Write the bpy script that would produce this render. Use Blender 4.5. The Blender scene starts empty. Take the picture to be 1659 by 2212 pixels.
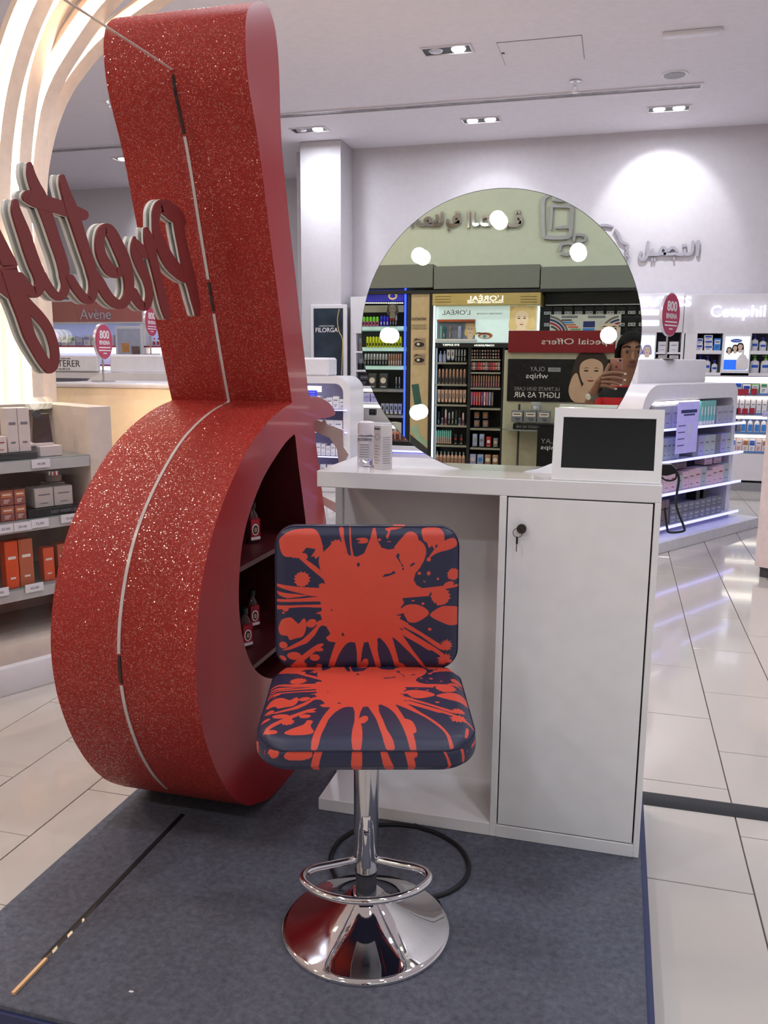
import bpy, bmesh, math, random
import numpy as np
from mathutils import Vector, Matrix
random.seed(7)
S = bpy.context.scene
COL = S.collection
PI = math.pi

# ------------------------------------------------------------------ camera
CAMZ, P = 1.41, 0.08            # lens height above the floor, platform height
FPX, YAW, PITCH, ROLL = 1829.27, 0.266797, 0.178786, -0.0065118
def _rot(yaw, pitch, roll):
    cy, sy, cp, sp = math.cos(yaw), math.sin(yaw), math.cos(pitch), math.sin(pitch)
    fwd = np.array([-sy*cp, cy*cp, -sp]); right = np.array([cy, sy, 0]); down = np.cross(fwd, right)
    cr, sr = math.cos(roll), math.sin(roll)
    return np.array([cr*right+sr*down, -sr*right+cr*down, fwd])
RC = _rot(YAW, PITCH, ROLL)
cam = bpy.data.cameras.new('camera'); camo = bpy.data.objects.new('camera', cam); COL.objects.link(camo)
cam.sensor_fit = 'HORIZONTAL'; cam.sensor_width = 36; cam.lens = FPX/1659*36; cam.clip_start = 0.03; cam.clip_end = 60
m = Matrix.Identity(4)
for i in range(3):
    m[i][0] = RC[0][i]; m[i][1] = -RC[1][i]; m[i][2] = -RC[2][i]
m[2][3] = CAMZ
camo.matrix_world = m
S.camera = camo

# ------------------------------------------------------------------ view, world, ceiling lamps
S.view_settings.view_transform = 'Standard'; S.view_settings.look = 'None'
S.view_settings.exposure = 0.09; S.view_settings.gamma = 1.0; S.view_settings.use_curve_mapping = False
W = bpy.data.worlds.new('world'); S.world = W; W.use_nodes = True
W.node_tree.nodes['Background'].inputs[0].default_value = (0.75, 0.74, 0.8, 1)
W.node_tree.nodes['Background'].inputs[1].default_value = 0.25
CEIL = 3.92
S.cycles.max_bounces = 5; S.cycles.diffuse_bounces = 3; S.cycles.glossy_bounces = 3; S.cycles.transmission_bounces = 4; S.cycles.adaptive_threshold = 0.08; S.cycles.caustics_reflective = False; S.cycles.caustics_refractive = False
def lamp(name, kind, loc, energy, color, **kw):
    l = bpy.data.lights.new(name, kind); l.energy = energy; l.color = color
    for k, v in kw.items(): setattr(l, k, v)
    o = bpy.data.objects.new(name, l); o.location = loc; COL.objects.link(o); return o
def aim(o, t):
    o.rotation_euler = (Vector(t)-Vector(o.location)).to_track_quat('-Z', 'Y').to_euler()
COOL = (0.83, 0.9, 1.0)
# one lamp in each twin downlight; the unseen ones are added for general light (the fixtures themselves are built further down)
DOWN = [(-1.51, 7.40), (-3.47, 9.45), (-1.56, 9.53), (0.34, 9.57), (-6.2, 10.2), (-3.6, 7.4), (0.6, 5.6), (-5.6, 7.4),
        (-1.5, 5.2), (-2.7, 5.3), (-1.5, 2.9), (0.8, 2.9), (2.6, 2.9), (2.6, 5.6), (2.6, 8.0), (-3.4, 2.2), (-5.6, 2.4), (-5.6, 5.0),
        (-1.5, 0.5), (0.8, 0.5), (2.6, 0.5), (-3.6, 0.2), (-1.5, -1.7), (0.8, -1.7), (-3.6, -1.7), (2.6, -1.7)]
for x, y in DOWN:
    warm = x < -3.3 and y < 5.5        # added warm light for the left floor, standing in for unseen arch lights
    lamp('downlight_lamp', 'AREA', (x, y, CEIL-0.06), 27 if warm else 17 if y > 2.5 else 15.5, (1, .8, .62) if warm else COOL, shape='DISK', size=0.22)
# the wall-washing lamps of the downlights beside the column and the far wall
for (x, y), t, e, sz in (((0.28, 9.57), (0.34, 10.42, 3.05), 44, 72), ((-3.47, 9.45), (-3.5, 9.95, 3.05), 15, 60), ((-1.5, 9.53), (-1.5, 10.4, 2.8), 12, 70), ((-6.2, 10.2), (-6.3, 11.6, 3.2), 60, 62)):
    o = lamp('wall_wash_lamp', 'SPOT', (x, y, CEIL-0.05), e, (.93, .95, 1), spot_size=math.radians(sz), spot_blend=0.35, shadow_soft_size=0.04)
    aim(o, t)

# ------------------------------------------------------------------ geometry helpers
def ray(x, y): return RC.T @ np.array([(x-829.5)/FPX, (y-1106)/FPX, 1.0])
C0 = np.array([0, 0, CAMZ])
def on_z(x, y, z): d = ray(x, y); return C0+d*((z-CAMZ)/d[2])
def on_y(x, y, Y): d = ray(x, y); return C0+d*(Y/d[1])
def on_x(x, y, X): d = ray(x, y); return C0+d*(X/d[0])
class Fr:
    """a fixture's own frame: x runs along its front, -y faces the shopper, z is up"""
    def __init__(s, ox, oy, deg):
        s.o = (ox, oy, 0.0); s.rz = math.radians(deg)
        c, n = math.cos(s.rz), math.sin(s.rz); s.u = np.array([c, n, 0]); s.v = np.array([-n, c, 0])
    def w(s, x, y, z): return Vector(np.array(s.o)+s.u*x+s.v*y+np.array([0, 0, z]))
    def px(s, x, y, c=0.0):
        d = ray(x, y); O = np.array(s.o); t = (c-(C0-O)@s.v)/(d@s.v); Q = C0+d*t
        return float((Q-O)@s.u), float(Q[2])

def lin(c):
    return tuple(((v/255)/12.92 if v/255 <= .04045 else ((v/255+.055)/1.055)**2.4) for v in c)
MATS = {}
def mat(name, col, rough=.5, metal=0, emit=0, trans=0, coat=0, var=.05, vscale=18, bump=0, bscale=300, alpha=1, ecol=None, spec=.5, ior=1.45):
    if name in MATS: return MATS[name]
    M = bpy.data.materials.new(name); M.use_nodes = True; nt = M.node_tree; b = nt.nodes['Principled BSDF']; L = nt.links
    c = lin(col)
    I = b.inputs
    I['Roughness'].default_value = rough; I['Metallic'].default_value = metal; I['Transmission Weight'].default_value = trans
    I['Coat Weight'].default_value = coat; I['Coat Roughness'].default_value = .04; I['Specular IOR Level'].default_value = spec; I['IOR'].default_value = ior
    I['Base Color'].default_value = (*c, 1); I['Alpha'].default_value = alpha
    if emit:
        I['Emission Color'].default_value = (*(lin(ecol) if ecol else c), 1); I['Emission Strength'].default_value = emit
        if emit < 1.6: M.cycles.emission_sampling = 'NONE'      # glowing print: too weak to light the shop
    if var or bump:
        tc = nt.nodes.new('ShaderNodeTexCoord'); nz = nt.nodes.new('ShaderNodeTexNoise'); nz.inputs['Scale'].default_value = vscale; nz.inputs['Detail'].default_value = 1.5
        L.new(tc.outputs['Object'], nz.inputs['Vector'])
    if var:
        mr = nt.nodes.new('ShaderNodeMapRange'); mr.inputs['From Min'].default_value = .3; mr.inputs['From Max'].default_value = .7
        mr.inputs['To Min'].default_value = 1-var; mr.inputs['To Max'].default_value = 1+var; L.new(nz.outputs['Fac'], mr.inputs['Value'])
        vm = nt.nodes.new('ShaderNodeVectorMath'); vm.operation = 'SCALE'; vm.inputs[0].default_value = c; L.new(mr.outputs[0], vm.inputs['Scale']); L.new(vm.outputs[0], I['Base Color'])
    if bump:
        n2 = nt.nodes.new('ShaderNodeTexNoise'); n2.inputs['Scale'].default_value = bscale; L.new(tc.outputs['Object'], n2.inputs['Vector'])
        bp = nt.nodes.new('ShaderNodeBump'); bp.inputs['Strength'].default_value = bump; bp.inputs['Distance'].default_value = .002
        L.new(n2.outputs['Fac'], bp.inputs['Height']); L.new(bp.outputs[0], I['Normal'])
    MATS[name] = M; return M

class B:
    """collects shapes into one mesh"""
    def __init__(s): s.bm = bmesh.new(); s.mi = 0
    def _add(s, bm2, mtx=None):
        if mtx is not None: bmesh.ops.transform(bm2, matrix=mtx, verts=bm2.verts)
        mp = {v: s.bm.verts.new(v.co) for v in bm2.verts}
        for f in bm2.faces:
            try:
                nf = s.bm.faces.new([mp[v] for v in f.verts]); nf.material_index = s.mi
            except ValueError: pass
        bm2.free(); return s
    def box(s, x0, x1, y0, y1, z0, z1, bev=0, seg=2, mtx=None):
        bm = bmesh.new(); bmesh.ops.create_cube(bm, size=1)
        for v in bm.verts: v.co = Vector(((x0+x1)/2+v.co.x*(x1-x0), (y0+y1)/2+v.co.y*(y1-y0), (z0+z1)/2+v.co.z*(z1-z0)))
        if bev: bmesh.ops.bevel(bm, geom=bm.edges[:], offset=bev, segments=seg, affect='EDGES', profile=.5)
        return s._add(bm, mtx)
    def lathe(s, prof, c=(0, 0, 0), seg=24, mtx=None, sx=1, sy=1):
        bm = bmesh.new(); rings = []
        for r, z in prof:
            if r < 1e-6: rings.append([bm.verts.new((c[0], c[1], c[2]+z))])
            else: rings.append([bm.verts.new((c[0]+sx*r*math.cos(2*PI*k/seg), c[1]+sy*r*math.sin(2*PI*k/seg), c[2]+z)) for k in range(seg)])
        for a, b in zip(rings, rings[1:]):
            if len(a) == 1 and len(b) == 1: continue
            for k in range(seg):
                k2 = (k+1) % seg
                if len(a) == 1: bm.faces.new((a[0], b[k2], b[k]))
                elif len(b) == 1: bm.faces.new((a[k], a[k2], b[0]))
                else: bm.faces.new((a[k], a[k2], b[k2], b[k]))
        if len(rings[0]) > 1: bm.faces.new(rings[0][::-1])
        if len(rings[-1]) > 1: bm.faces.new(rings[-1])
        return s._add(bm, mtx)
    def cyl(s, c, r, h, seg=24, axis='z', r2=None):
        bm = bmesh.new(); bmesh.ops.create_cone(bm, cap_ends=True, segments=seg, radius1=r, radius2=r if r2 is None else r2, depth=h)
        R = {'z': Matrix.Identity(4), 'x': Matrix.Rotation(PI/2, 4, 'Y'), 'y': Matrix.Rotation(PI/2, 4, 'X')}[axis]
        return s._add(bm, Matrix.Translation(c) @ R)
    def ball(s, c, r, sub=3, sc=(1, 1, 1)):
        bm = bmesh.new(); bmesh.ops.create_icosphere(bm, subdivisions=sub, radius=r)
        return s._add(bm, Matrix.Translation(c) @ Matrix.Diagonal((*sc, 1)))
    def tube(s, pts, r, seg=10, closed=False, rs=None):
        bm = bmesh.new(); pts = [Vector(p) for p in pts]; n = len(pts); rings = []
        up = None
        for i, p in enumerate(pts):
            a = pts[(i-1) % n] if (closed or i) else p; b = pts[(i+1) % n] if (closed or i < n-1) else p
            t = (b-a).normalized()
            if up is None: up = t.orthogonal().normalized()
            up = (up-t*up.dot(t)).normalized(); q = t.cross(up); rr = rs[i] if rs else r
            rings.append([bm.verts.new(p+rr*(math.cos(2*PI*k/seg)*up+math.sin(2*PI*k/seg)*q)) for k in range(seg)])
        for i in range(n if closed else n-1):
            a, b = rings[i], rings[(i+1) % n]
            for k in range(seg): bm.faces.new((a[k], a[(k+1) % seg], b[(k+1) % seg], b[k]))
        if not closed: bm.faces.new(rings[0][::-1]); bm.faces.new(rings[-1])
        return s._add(bm)
    def prism(s, poly, a, b, axis='y', holes=()):
        """extrude a 2D outline: axis y -> poly is (x,z); axis x -> (y,z); axis z -> (x,y)"""
        f3 = {'y': lambda p, d: (p[0], d, p[1]), 'x': lambda p, d: (d, p[0], p[1]), 'z': lambda p, d: (p[0], p[1], d)}[axis]
        bm = bmesh.new(); loops = [poly, *holes]; caps = []
        for d in (a, b):
            edges = []
            rr = []
            for lp in loops:
                vs = [bm.verts.new(f3(p, d)) for p in lp]; rr.append(vs)
                edges += [bm.edges.new((vs[i], vs[(i+1) % len(vs)])) for i in range(len(vs))]
            caps.append(rr)
            bmesh.ops.triangle_fill(bm, use_beauty=True, use_dissolve=False, edges=edges)
        for ra, rb in zip(*caps):
            for i in range(len(ra)): bm.faces.new((ra[i], ra[(i+1) % len(ra)], rb[(i+1) % len(ra)], rb[i]))
        bmesh.ops.recalc_face_normals(bm, faces=bm.faces)
        return s._add(bm)
    def mesh(s, name, mats, smooth=35):
        bmesh.ops.recalc_face_normals(s.bm, faces=s.bm.faces)
        me = bpy.data.meshes.new(name); s.bm.to_mesh(me); s.bm.free()
        for mm in (mats if isinstance(mats, (list, tuple)) else [mats]): me.materials.append(mm)
        if smooth:
            for p in me.polygons: p.use_smooth = True
            me.set_sharp_from_angle(angle=math.radians(smooth))
        return me
    def done(s, name, mats, parent=None, loc=None, rz=0, smooth=35):
        return put(name, s.mesh(name, mats, smooth), parent, loc, rz)
def put(name, me, parent=None, loc=None, rz=0, rot=None):
    o = bpy.data.objects.new(name, me); COL.objects.link(o)
    if parent: o.parent = parent
    if loc is not None: o.location = loc
    if rot is not None: o.rotation_euler = rot
    elif rz: o.rotation_euler = (0, 0, rz)
    return o
def tag(o, label, cat, group=None):
    o['label'] = label; o['category'] = cat
    if group: o['group'] = group
    return o
def thing(name, label, cat, loc=(0, 0, 0), rz=0, group=None):
    return tag(put(name, None, None, loc, rz), label, cat, group)
def struct(o): o['kind'] = 'structure'; return o
def smoothpts(pts, n=8, closed=False):
    pts = [np.array(p, float) for p in pts]; out = []; N = len(pts)
    for i in range(N if closed else N-1):
        p0 = pts[(i-1) % N] if (closed or i > 0) else pts[i]; p1 = pts[i]; p2 = pts[(i+1) % N]; p3 = pts[(i+2) % N] if (closed or i < N-2) else pts[(i+1) % N]
        for k in range(n):
            t = k/n; out.append(.5*((2*p1)+(p2-p0)*t+(2*p0-5*p1+4*p2-p3)*t*t+(3*p1-p0-3*p2+p3)*t**3))
    if not closed: out.append(pts[-1])
    return out
TXT = {}
def text_mesh(body, mats, depth=.004, bold=0):
    key = (body, depth, mats.name, bold)
    if key in TXT: return TXT[key]
    cu = bpy.data.curves.new('lettering', 'FONT'); cu.body = body; cu.extrude = .5; cu.resolution_u = 3; cu.offset = bold
    o = bpy.data.objects.new('lettering', cu); COL.objects.link(o)
    dg = bpy.context.evaluated_depsgraph_get(); me = bpy.data.meshes.new_from_object(o.evaluated_get(dg))
    bpy.data.objects.remove(o); bpy.data.curves.remove(cu)
    co = np.empty(len(me.vertices)*3); me.vertices.foreach_get('co', co); co = co.reshape(-1, 3)
    mn, mx = co.min(0), co.max(0)
    co[:, :2] = (co[:, :2]-mn[:2])/np.maximum(mx[:2]-mn[:2], 1e-6)      # unit box, stretched to the sign when placed
    out = np.stack([co[:, 0], -(co[:, 2]+.5)*depth, co[:, 1]], 1)        # upright, facing -y
    me.vertices.foreach_set('co', out.ravel()); me.materials.clear(); me.materials.append(mats); me.name = 'lettering'; me.update()
    TXT[key] = me; return me
def text(body, x0, x1, z0, z1, y, m, parent, depth=.004, name='lettering', bold=0):
    o = put(name, text_mesh(body, m, depth, bold), parent, (x0, y, z0)); o.scale = (x1-x0, 1, z1-z0); return o
def stroke_b(b, path, plane, a, d, n=6):
    """one pen stroke (x, z, width) as a flat bar with round ends; plane maps (p,q,depth) to xyz"""
    pts = smoothpts(path, n); bm = b.bm; L = []; R = []
    for i, p in enumerate(pts):
        t = pts[min(i+1, len(pts)-1)][:2]-pts[max(i-1, 0)][:2]; t = t/(np.linalg.norm(t)+1e-9); nn = np.array([-t[1], t[0]])*p[2]/2
        L.append(p[:2]+nn); R.append(p[:2]-nn)
    def vs(q): return bm.verts.new(plane(q[0], q[1], a)), bm.verts.new(plane(q[0], q[1], d))
    Lv = [vs(q) for q in L]; Rv = [vs(q) for q in R]
    for i in range(len(pts)-1):
        for f in ((Lv[i][0], Lv[i+1][0], Rv[i+1][0], Rv[i][0]), (Lv[i][1], Rv[i][1], Rv[i+1][1], Lv[i+1][1]), (Lv[i][0], Lv[i][1], Lv[i+1][1], Lv[i+1][0]), (Rv[i][0], Rv[i+1][0], Rv[i+1][1], Rv[i][1])):
            bm.faces.new(f).material_index = b.mi
    for p in (pts[0], pts[-1]):
        r = p[2]/2; k = 14; sg_ = .0003 if d > a else -.0003
        def vs(q): return bm.verts.new(plane(q[0], q[1], a+sg_)), bm.verts.new(plane(q[0], q[1], d-sg_))
        ca = [vs((p[0]+r*math.cos(2*PI*j/k), p[1]+r*math.sin(2*PI*j/k))) for j in range(k)]
        bm.faces.new([v[0] for v in ca]).material_index = b.mi; bm.faces.new([v[1] for v in ca][::-1]).material_index = b.mi
        for j in range(k): bm.faces.new((ca[j][0], ca[j][1], ca[(j+1) % k][1], ca[(j+1) % k][0])).material_index = b.mi

# ------------------------------------------------------------------ materials used in many places
WHITE = mat('white_lacquer', (226, 222, 226), .32, var=.02)
WALLM = mat('white_paint', (207, 201, 205), .7, var=.02, bump=.05, bscale=500)
CEILM = mat('ceiling_paint', (238, 233, 239), .8, var=.02)
GREY = mat('grey_plastic', (150, 148, 152), .45)
DGREY = mat('dark_grey', (64, 63, 68), .5)
BLACK = mat('black_plastic', (16, 16, 19), .35)
CHROME = mat('chrome', (232, 232, 236), .035, 1, var=0)
STEEL = mat('brushed_steel', (190, 188, 190), .25, 1)
LEDB = mat('blue_white_led', (210, 212, 255), .5, emit=1.9, ecol=(150, 152, 255), var=0)
LEDW = mat('white_led', (255, 252, 240), .5, emit=2.4, ecol=(255, 250, 236), var=0)
CREAM = mat('cream_carton', (226, 214, 206), .5)
NAVYP = mat('navy_print', (38, 48, 110), .45)
# ================================================================== the shop itself
X0, X1, Y0, Y1 = -8.6, 4.2, -3.3, 12.0
GROUT = mat('tile_grout', (96, 86, 80), .9)
TILE = mat('polished_tile', (198, 190, 183), .09, var=.025, vscale=1.3, coat=.35)
floor = struct(B().box(X0, X1, Y0, Y1, -.06, -.004).done('floor', GROUT))
TWID, TLEN = .293, .587
tb = B().box(.002, TWID-.002, .002, TLEN-.002, -.012, 0, .0012, 1).mesh('tile', TILE, 30)
def project(p):
    c = RC @ (np.array(p)-C0); return (c[0]/c[2]*FPX+829.5, c[1]/c[2]*FPX+1106, c[2])
cand, rest = [], []
k0 = math.floor((X0-.425)/TWID); k1 = math.ceil((X1-.425)/TWID)
for k in range(k0+1, k1-1):
    x = .425+TWID*k; off = 2.25 if k % 2 else 2.25-TLEN/2
    j = math.ceil((Y0-off)/TLEN)
    while off+TLEN*(j+1) < Y1:
        y = off+TLEN*j; j += 1
        if -1.36 < x+.02 and x+TWID < .10 and 1.32 < y and y+TLEN < 2.55: continue      # under the platform
        u, v, d = project((x+TWID/2, y+TLEN/2, 0)) if y > -.2 else (0, 0, -1)
        vis = d > 0 and -150 < u < 1809 and v < 2400 and (u < 520 or 640 < u < 790 or u > 1370)
        (cand if vis else rest).append((y*y+x*x, x, y))
cand.sort(); rest += cand[300:]; cand = cand[:300]
for _, x, y in cand: put('tile', tb, floor, (x, y, 0))
mb = B()
for _, x, y in rest:
    mb.box(x+.002, x+TWID-.002, y+.002, y+TLEN-.002, -.012, 0)
o = mb.done('tile_field', TILE, floor); o['kind'] = 'stuff'

struct(B().box(X0, X1, Y0, Y1, CEIL, CEIL+.1).done('ceiling', CEILM))
struct(B().box(-4.0, X1, 10.42, 10.6, 0, CEIL).done('wall_far', WALLM))
struct(B().box(-4.0, -3.9, 10.6, Y1-.15, 0, CEIL).done('wall_return', WALLM))
struct(B().box(X0, -3.9, Y1-.15, Y1, 0, CEIL).done('wall_recess', WALLM))
struct(B().box(X0-.1, X0, Y0, Y1, 0, CEIL).done('wall_left', WALLM))
struct(B().box(X1, X1+.1, Y0, Y1, 0, CEIL).done('wall_right', WALLM))
BWALL = mat('pale_green_paint', (232, 235, 222), .7, var=.02)
struct(B().box(X0, X1, Y0-.1, Y0, 0, CEIL).done('wall_behind', BWALL))
# square column in front of the far wall
struct(B().box(-3.78, -3.27, 9.95, 10.42, 0, CEIL, .012).done('column', WALLM))

# twin recessed downlights
LENS = mat('downlight_lens', (255, 253, 250), .3, emit=14, var=0)
LENSOFF = mat('downlight_reflector', (205, 205, 210), .25, .6)
frm = B().box(-.21, .21, -.1, -.085, -.012, .0).box(-.21, .21, .085, .1, -.012, 0).box(-.21, -.195, -.085, .085, -.012, 0).box(.195, .21, -.085, .085, -.012, 0).mesh('frame', WHITE)
rec = B().box(-.195, .195, -.085, .085, -.004, -.0005).mesh('recess', BLACK)
bulb = B().lathe([(.0, -.026), (.03, -.024), (.05, -.017), (.058, -.008), (.06, -.004)], seg=20).mesh('lamp', LENS)
bulb2 = B().lathe([(.0, -.022), (.03, -.02), (.05, -.015), (.058, -.008), (.06, -.004)], seg=20).mesh('lamp', LENSOFF)
DL_LAB = {0: 'twin recessed downlight nearest the ceiling access panel, one lamp unlit', 1: 'twin recessed downlight over the white column', 2: 'twin recessed downlight above the round mirror, next to the ceiling slot', 3: 'twin recessed downlight washing the wall above the Arabic lettering', 4: 'twin recessed downlight seen between the arch lights and the red sculpture'}
for i, (x, y) in enumerate(DOWN):
    t = thing('downlight', DL_LAB.get(i, 'twin recessed downlight added overhead for general light, out of the direct view'), 'light', (x, y, CEIL), 0, None if i in DL_LAB else 'ceiling downlights overhead')
    put('frame', frm, t); put('recess', rec, t)
    put('lamp', bulb2 if i in (0, 1) else bulb, t, (-.095, 0, 0)); put('lamp', bulb, t, (.095, 0, 0))
# slot diffuser, access panel, speaker, sprinkler, emergency light
SLOTM = mat('slot_grille', (150, 146, 150), .45, .3, var=.3, vscale=9)
t = thing('slot_diffuser', 'long grey linear air slot running across the ceiling', 'vent', (0, 8.86, CEIL))
B().box(-3.9, .60, -.075, -.055, -.014, 0).box(-3.9, .60, .055, .075, -.014, 0).box(.58, .60, -.055, .055, -.014, 0).done('frame', WHITE, t); B().box(-3.9, .58, -.055, .055, -.006, -.001).done('grille', SLOTM, t)
t = thing('slot_diffuser', 'grey linear air slot in the ceiling beyond the pretty lettering', 'vent', (-6.6, 9.6, CEIL))
B().box(-1.7, 1.9, -.075, -.055, -.014, 0).box(-1.7, 1.9, .055, .075, -.014, 0).done('frame', WHITE, t); B().box(-1.7, 1.9, -.055, .055, -.006, -.001).done('grille', SLOTM, t)
t = thing('access_panel', 'flush square access panel in the white ceiling', 'panel', (-.76, 7.62, CEIL))
B().box(-.33, .33, -.27, .27, -.007, 0, .002, 1).done('panel', CEILM, t)
B().box(-.335, .335, -.275, -.268, -.004, 0).box(-.335, .335, .268, .275, -.004, 0).box(-.335, -.328, -.275, .275, -.004, 0).box(.328, .335, -.275, .275, -.004, 0).done('joint', GREY, t)
B().box(-.325, -.30, -.06, -.03, -.011, -.006).done('latch', DGREY, t)
t = thing('ceiling_speaker', 'round flush white speaker grille in the ceiling', 'speaker', (.33, 8.49, CEIL))
B().lathe([(.0, -.012), (.1, -.012), (.115, -.008), (.118, 0)], seg=28).done('rim', WHITE, t); B().cyl((0, 0, -.013), .092, .006, 28).done('grille', GREY, t)
t = thing('sprinkler', 'small chrome sprinkler head hanging from the ceiling', 'sprinkler', (-.53, 8.46, CEIL))
B().lathe([(.045, 0), (.05, -.012), (.02, -.02), (.014, -.03), (.014, -.06), (.0, -.062)], seg=16).done('escutcheon', CHROME, t)
B().tube([(-.022, 0, -.05), (-.024, 0, -.085), (0, 0, -.1)], .004).tube([(.022, 0, -.05), (.024, 0, -.085), (0, 0, -.1)], .004).cyl((0, 0, -.104), .028, .005, 14).done('deflector', CHROME, t)
t = thing('exit_light', 'slim white emergency light bar on the ceiling', 'light', (.40, 7.48, CEIL))
B().box(-.22, .22, -.05, .05, -.03, 0, .008).done('housing', WHITE, t); B().box(-.19, .19, -.034, .034, -.034, -.028, .002, 1).done('diffuser', mat('frosted_diffuser', (235, 233, 238), .4), t)
t = thing('ceiling_camera', 'small black dome camera at the edge of the ceiling', 'camera', (1.33, 9.45, CEIL))
B().cyl((0, 0, -.02), .06, .04).done('mount', WHITE, t); B().ball((0, 0, -.05), .045).done('dome', BLACK, t)

t = thing('cable_cover', 'black rubber cable cover strip lying on the tiles by the platform', 'cable cover', (0, 0, 0))
B().prism([(2.655, 0), (2.668, .012), (2.685, .016), (2.705, .016), (2.722, .012), (2.737, 0)], .10, 1.35, 'x').done('strip', mat('black_rubber', (36, 36, 40), .6), t)

# ------------------------------------------------------------------ carpeted platform
CARPET = mat('blue_grey_carpet', (92, 93, 105), .95, var=.40, vscale=230, bump=.6, bscale=700)
nt = CARPET.node_tree; nzs = [n for n in nt.nodes if n.bl_idname == 'ShaderNodeTexNoise']
nzs[0].inputs['Detail'].default_value = 8; nzs[0].inputs['Roughness'].default_value = .75; nzs[0].inputs['Scale'].default_value = 60
NAVYV = mat('navy_vinyl', (36, 44, 86), .5)
t = thing('platform', 'low blue-grey carpeted platform under the stool and counter', 'platform')
B().box(-1.39, .126, 1.292, 2.62, .012, P, .003, 1).done('carpet', CARPET, t)
B().box(-1.398, .142, 1.284, 2.63, 0, .066, .002, 1).done('skirt', NAVYV, t)
B().box(-1.183, -1.169, 1.43, 2.07, P-.006, P+.0012).done('floor_channel', mat('black_channel', (14, 14, 18), .6), t)

# ------------------------------------------------------------------ white vanity counter
def Z(z): return z+P
LACQ = mat('gloss_white_laminate', (238, 235, 237), .22, var=.015, coat=.25)
LACQF = mat('satin_white_laminate', (241, 239, 240), .4, var=.02)
ct = thing('vanity_counter', 'white laminate makeup counter with open knee bay and locked cupboard', 'counter', (0, 0, .0008))
B().box(-.797, .119, 2.204, 2.59, Z(.977), Z(1.023), .002, 1).done('countertop', LACQ, ct)
B().box(-.80, -.287, 2.204, 2.47, P, Z(.038), .0015, 1).done('base_board', LACQ, ct)
B().box(-.80, -.288, 2.452, 2.47, Z(.038), Z(.977)).done('back_panel', LACQF, ct)
B().box(-.822, -.80, 2.44, 2.47, P, Z(.977)).done('side_post', LACQF, ct)
B().box(-.287, -.268, 2.204, 2.585, P, Z(.977), .0015, 1).box(.1035, .119, 2.204, 2.585, P, Z(.977), .0015, 1).box(-.268, .1035, 2.204, 2.585, P, Z(.0365), .001, 1) \
   .box(-.268, .1035, 2.57, 2.585, Z(.0365), Z(.977)).done('cabinet', LACQF, ct)
dr = B().box(-.2645, .0995, 2.2055, 2.224, Z(.040), Z(.9735), .001, 1).done('door', LACQF, ct)
B().box(-.267, .1025, 2.222, 2.228, Z(.038), Z(.976)).done('door_gap_shade', BLACK, ct)  # black sheet behind the door paints the shade in its gap
lx, lz = -.226, Z(.893)
B().cyl((lx, 2.200, lz), .0125, .014, 24, 'y').cyl((lx, 2.192, lz), .0105, .006, 24, 'y').done('lock', mat('dark_chrome', (96, 94, 92), .15, 1, var=.1), dr)
B().tube([(lx-.009+.012*math.cos(a*PI/8), 2.189, lz-.010+.012*math.sin(a*PI/8)) for a in range(16)], .0009, 6, True).box(lx-.0125, lx-.0075, 2.187, 2.190, lz-.040, lz-.020, .001, 1).box(lx-.0115, lx-.0095, 2.188, 2.1895, lz-.060, lz-.040).done('key', mat('black_key', (22, 22, 24), .35), dr)

# round mirror with globe bulbs
MIRM = mat('silver_mirror', (218, 226, 210), 0.0, 1, var=0)
MX, MY, MZ, MR = -.331, 2.35, Z(1.395), .380
zb = Z(1.0235)
ang = [math.asin(max(-1, (zb-MZ)/MR))]
a0 = ang[0]; n = 96
out = [(MX+MR*math.cos(a0+(PI-2*a0)*k/n), MZ+MR*math.sin(a0+(PI-2*a0)*k/n)) for k in range(n+1)]
mir = thing('vanity_mirror', 'round frameless mirror with lit globe bulbs on the white counter', 'mirror', (0, 0, 0))
B().prism(out, MY, MY+.001).done('mirror_glass', MIRM, mir, smooth=0)
B().prism([(MX+(x-MX)*1.004, MZ+(z-MZ)*1.004 if z > zb+.01 else z) for x, z in out], MY+.001, MY+.012).done('backing', mat('mirror_edge', (70, 84, 80), .2), mir)
GLOBE = mat('globe_bulb', (255, 250, 240), .4, emit=9, ecol=(255, 246, 226), var=0)
gl = B().ball((0, -.024, 0), .0208, 4).mesh('globe_bulb', GLOBE); gs = B().cyl((0, -.004, 0), .016, .008, 20, 'y').mesh('socket', mat('bulb_socket', (232, 220, 186), .4))
for k in range(7):
    a = math.radians(-45+45*k) if k < 7 else 0
    p = (MX+.298*math.cos(a), MY, MZ+.0+.300*math.sin(a)); b_ = put('globe_bulb', gl, mir, p); put('socket', gs, b_)

# tilted display in a white frame
SCR = Fr(-.02, 2.212, 0)
t = thing('display_screen', 'dark tablet screen in a white tilted frame on the counter', 'screen', (-.0205, 2.214, Z(1.0235)))
tilt = Matrix.Rotation(math.radians(-13), 4, 'X')
def bx(b, *a, **k): return b.box(*a, mtx=tilt, **k)
b = B(); bx(b, -.136, .136, 0, .016, .004, .034); bx(b, -.136, .136, 0, .016, .166, .190); bx(b, -.136, -.113, 0, .016, .034, .166); bx(b, .117, .136, 0, .016, .034, .166)
bx(b, -.136, .136, .0162, .03, .004, .19); b.done('frame', LACQF, t)
b = B(); bx(b, -.1135, .1175, .004, .0165, .033, .167); b.done('screen_glass', mat('black_screen', (16, 17, 24), .08, var=.03), t)
B().box(-.136, .136, 0, .03, 0, .006, .002, 1).prism([(.025, .0), (.075, .0), (.055, .12), (.05, .12)], -.12, -.115, 'x').prism([(.025, .0), (.075, .0), (.055, .12), (.05, .12)], .115, .12, 'x').done('stand', LACQF, t)
t = thing('screen_cable', 'black power cable hanging in a loop behind the counter beside the screen', 'cable', (0, 0, 0))
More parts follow.
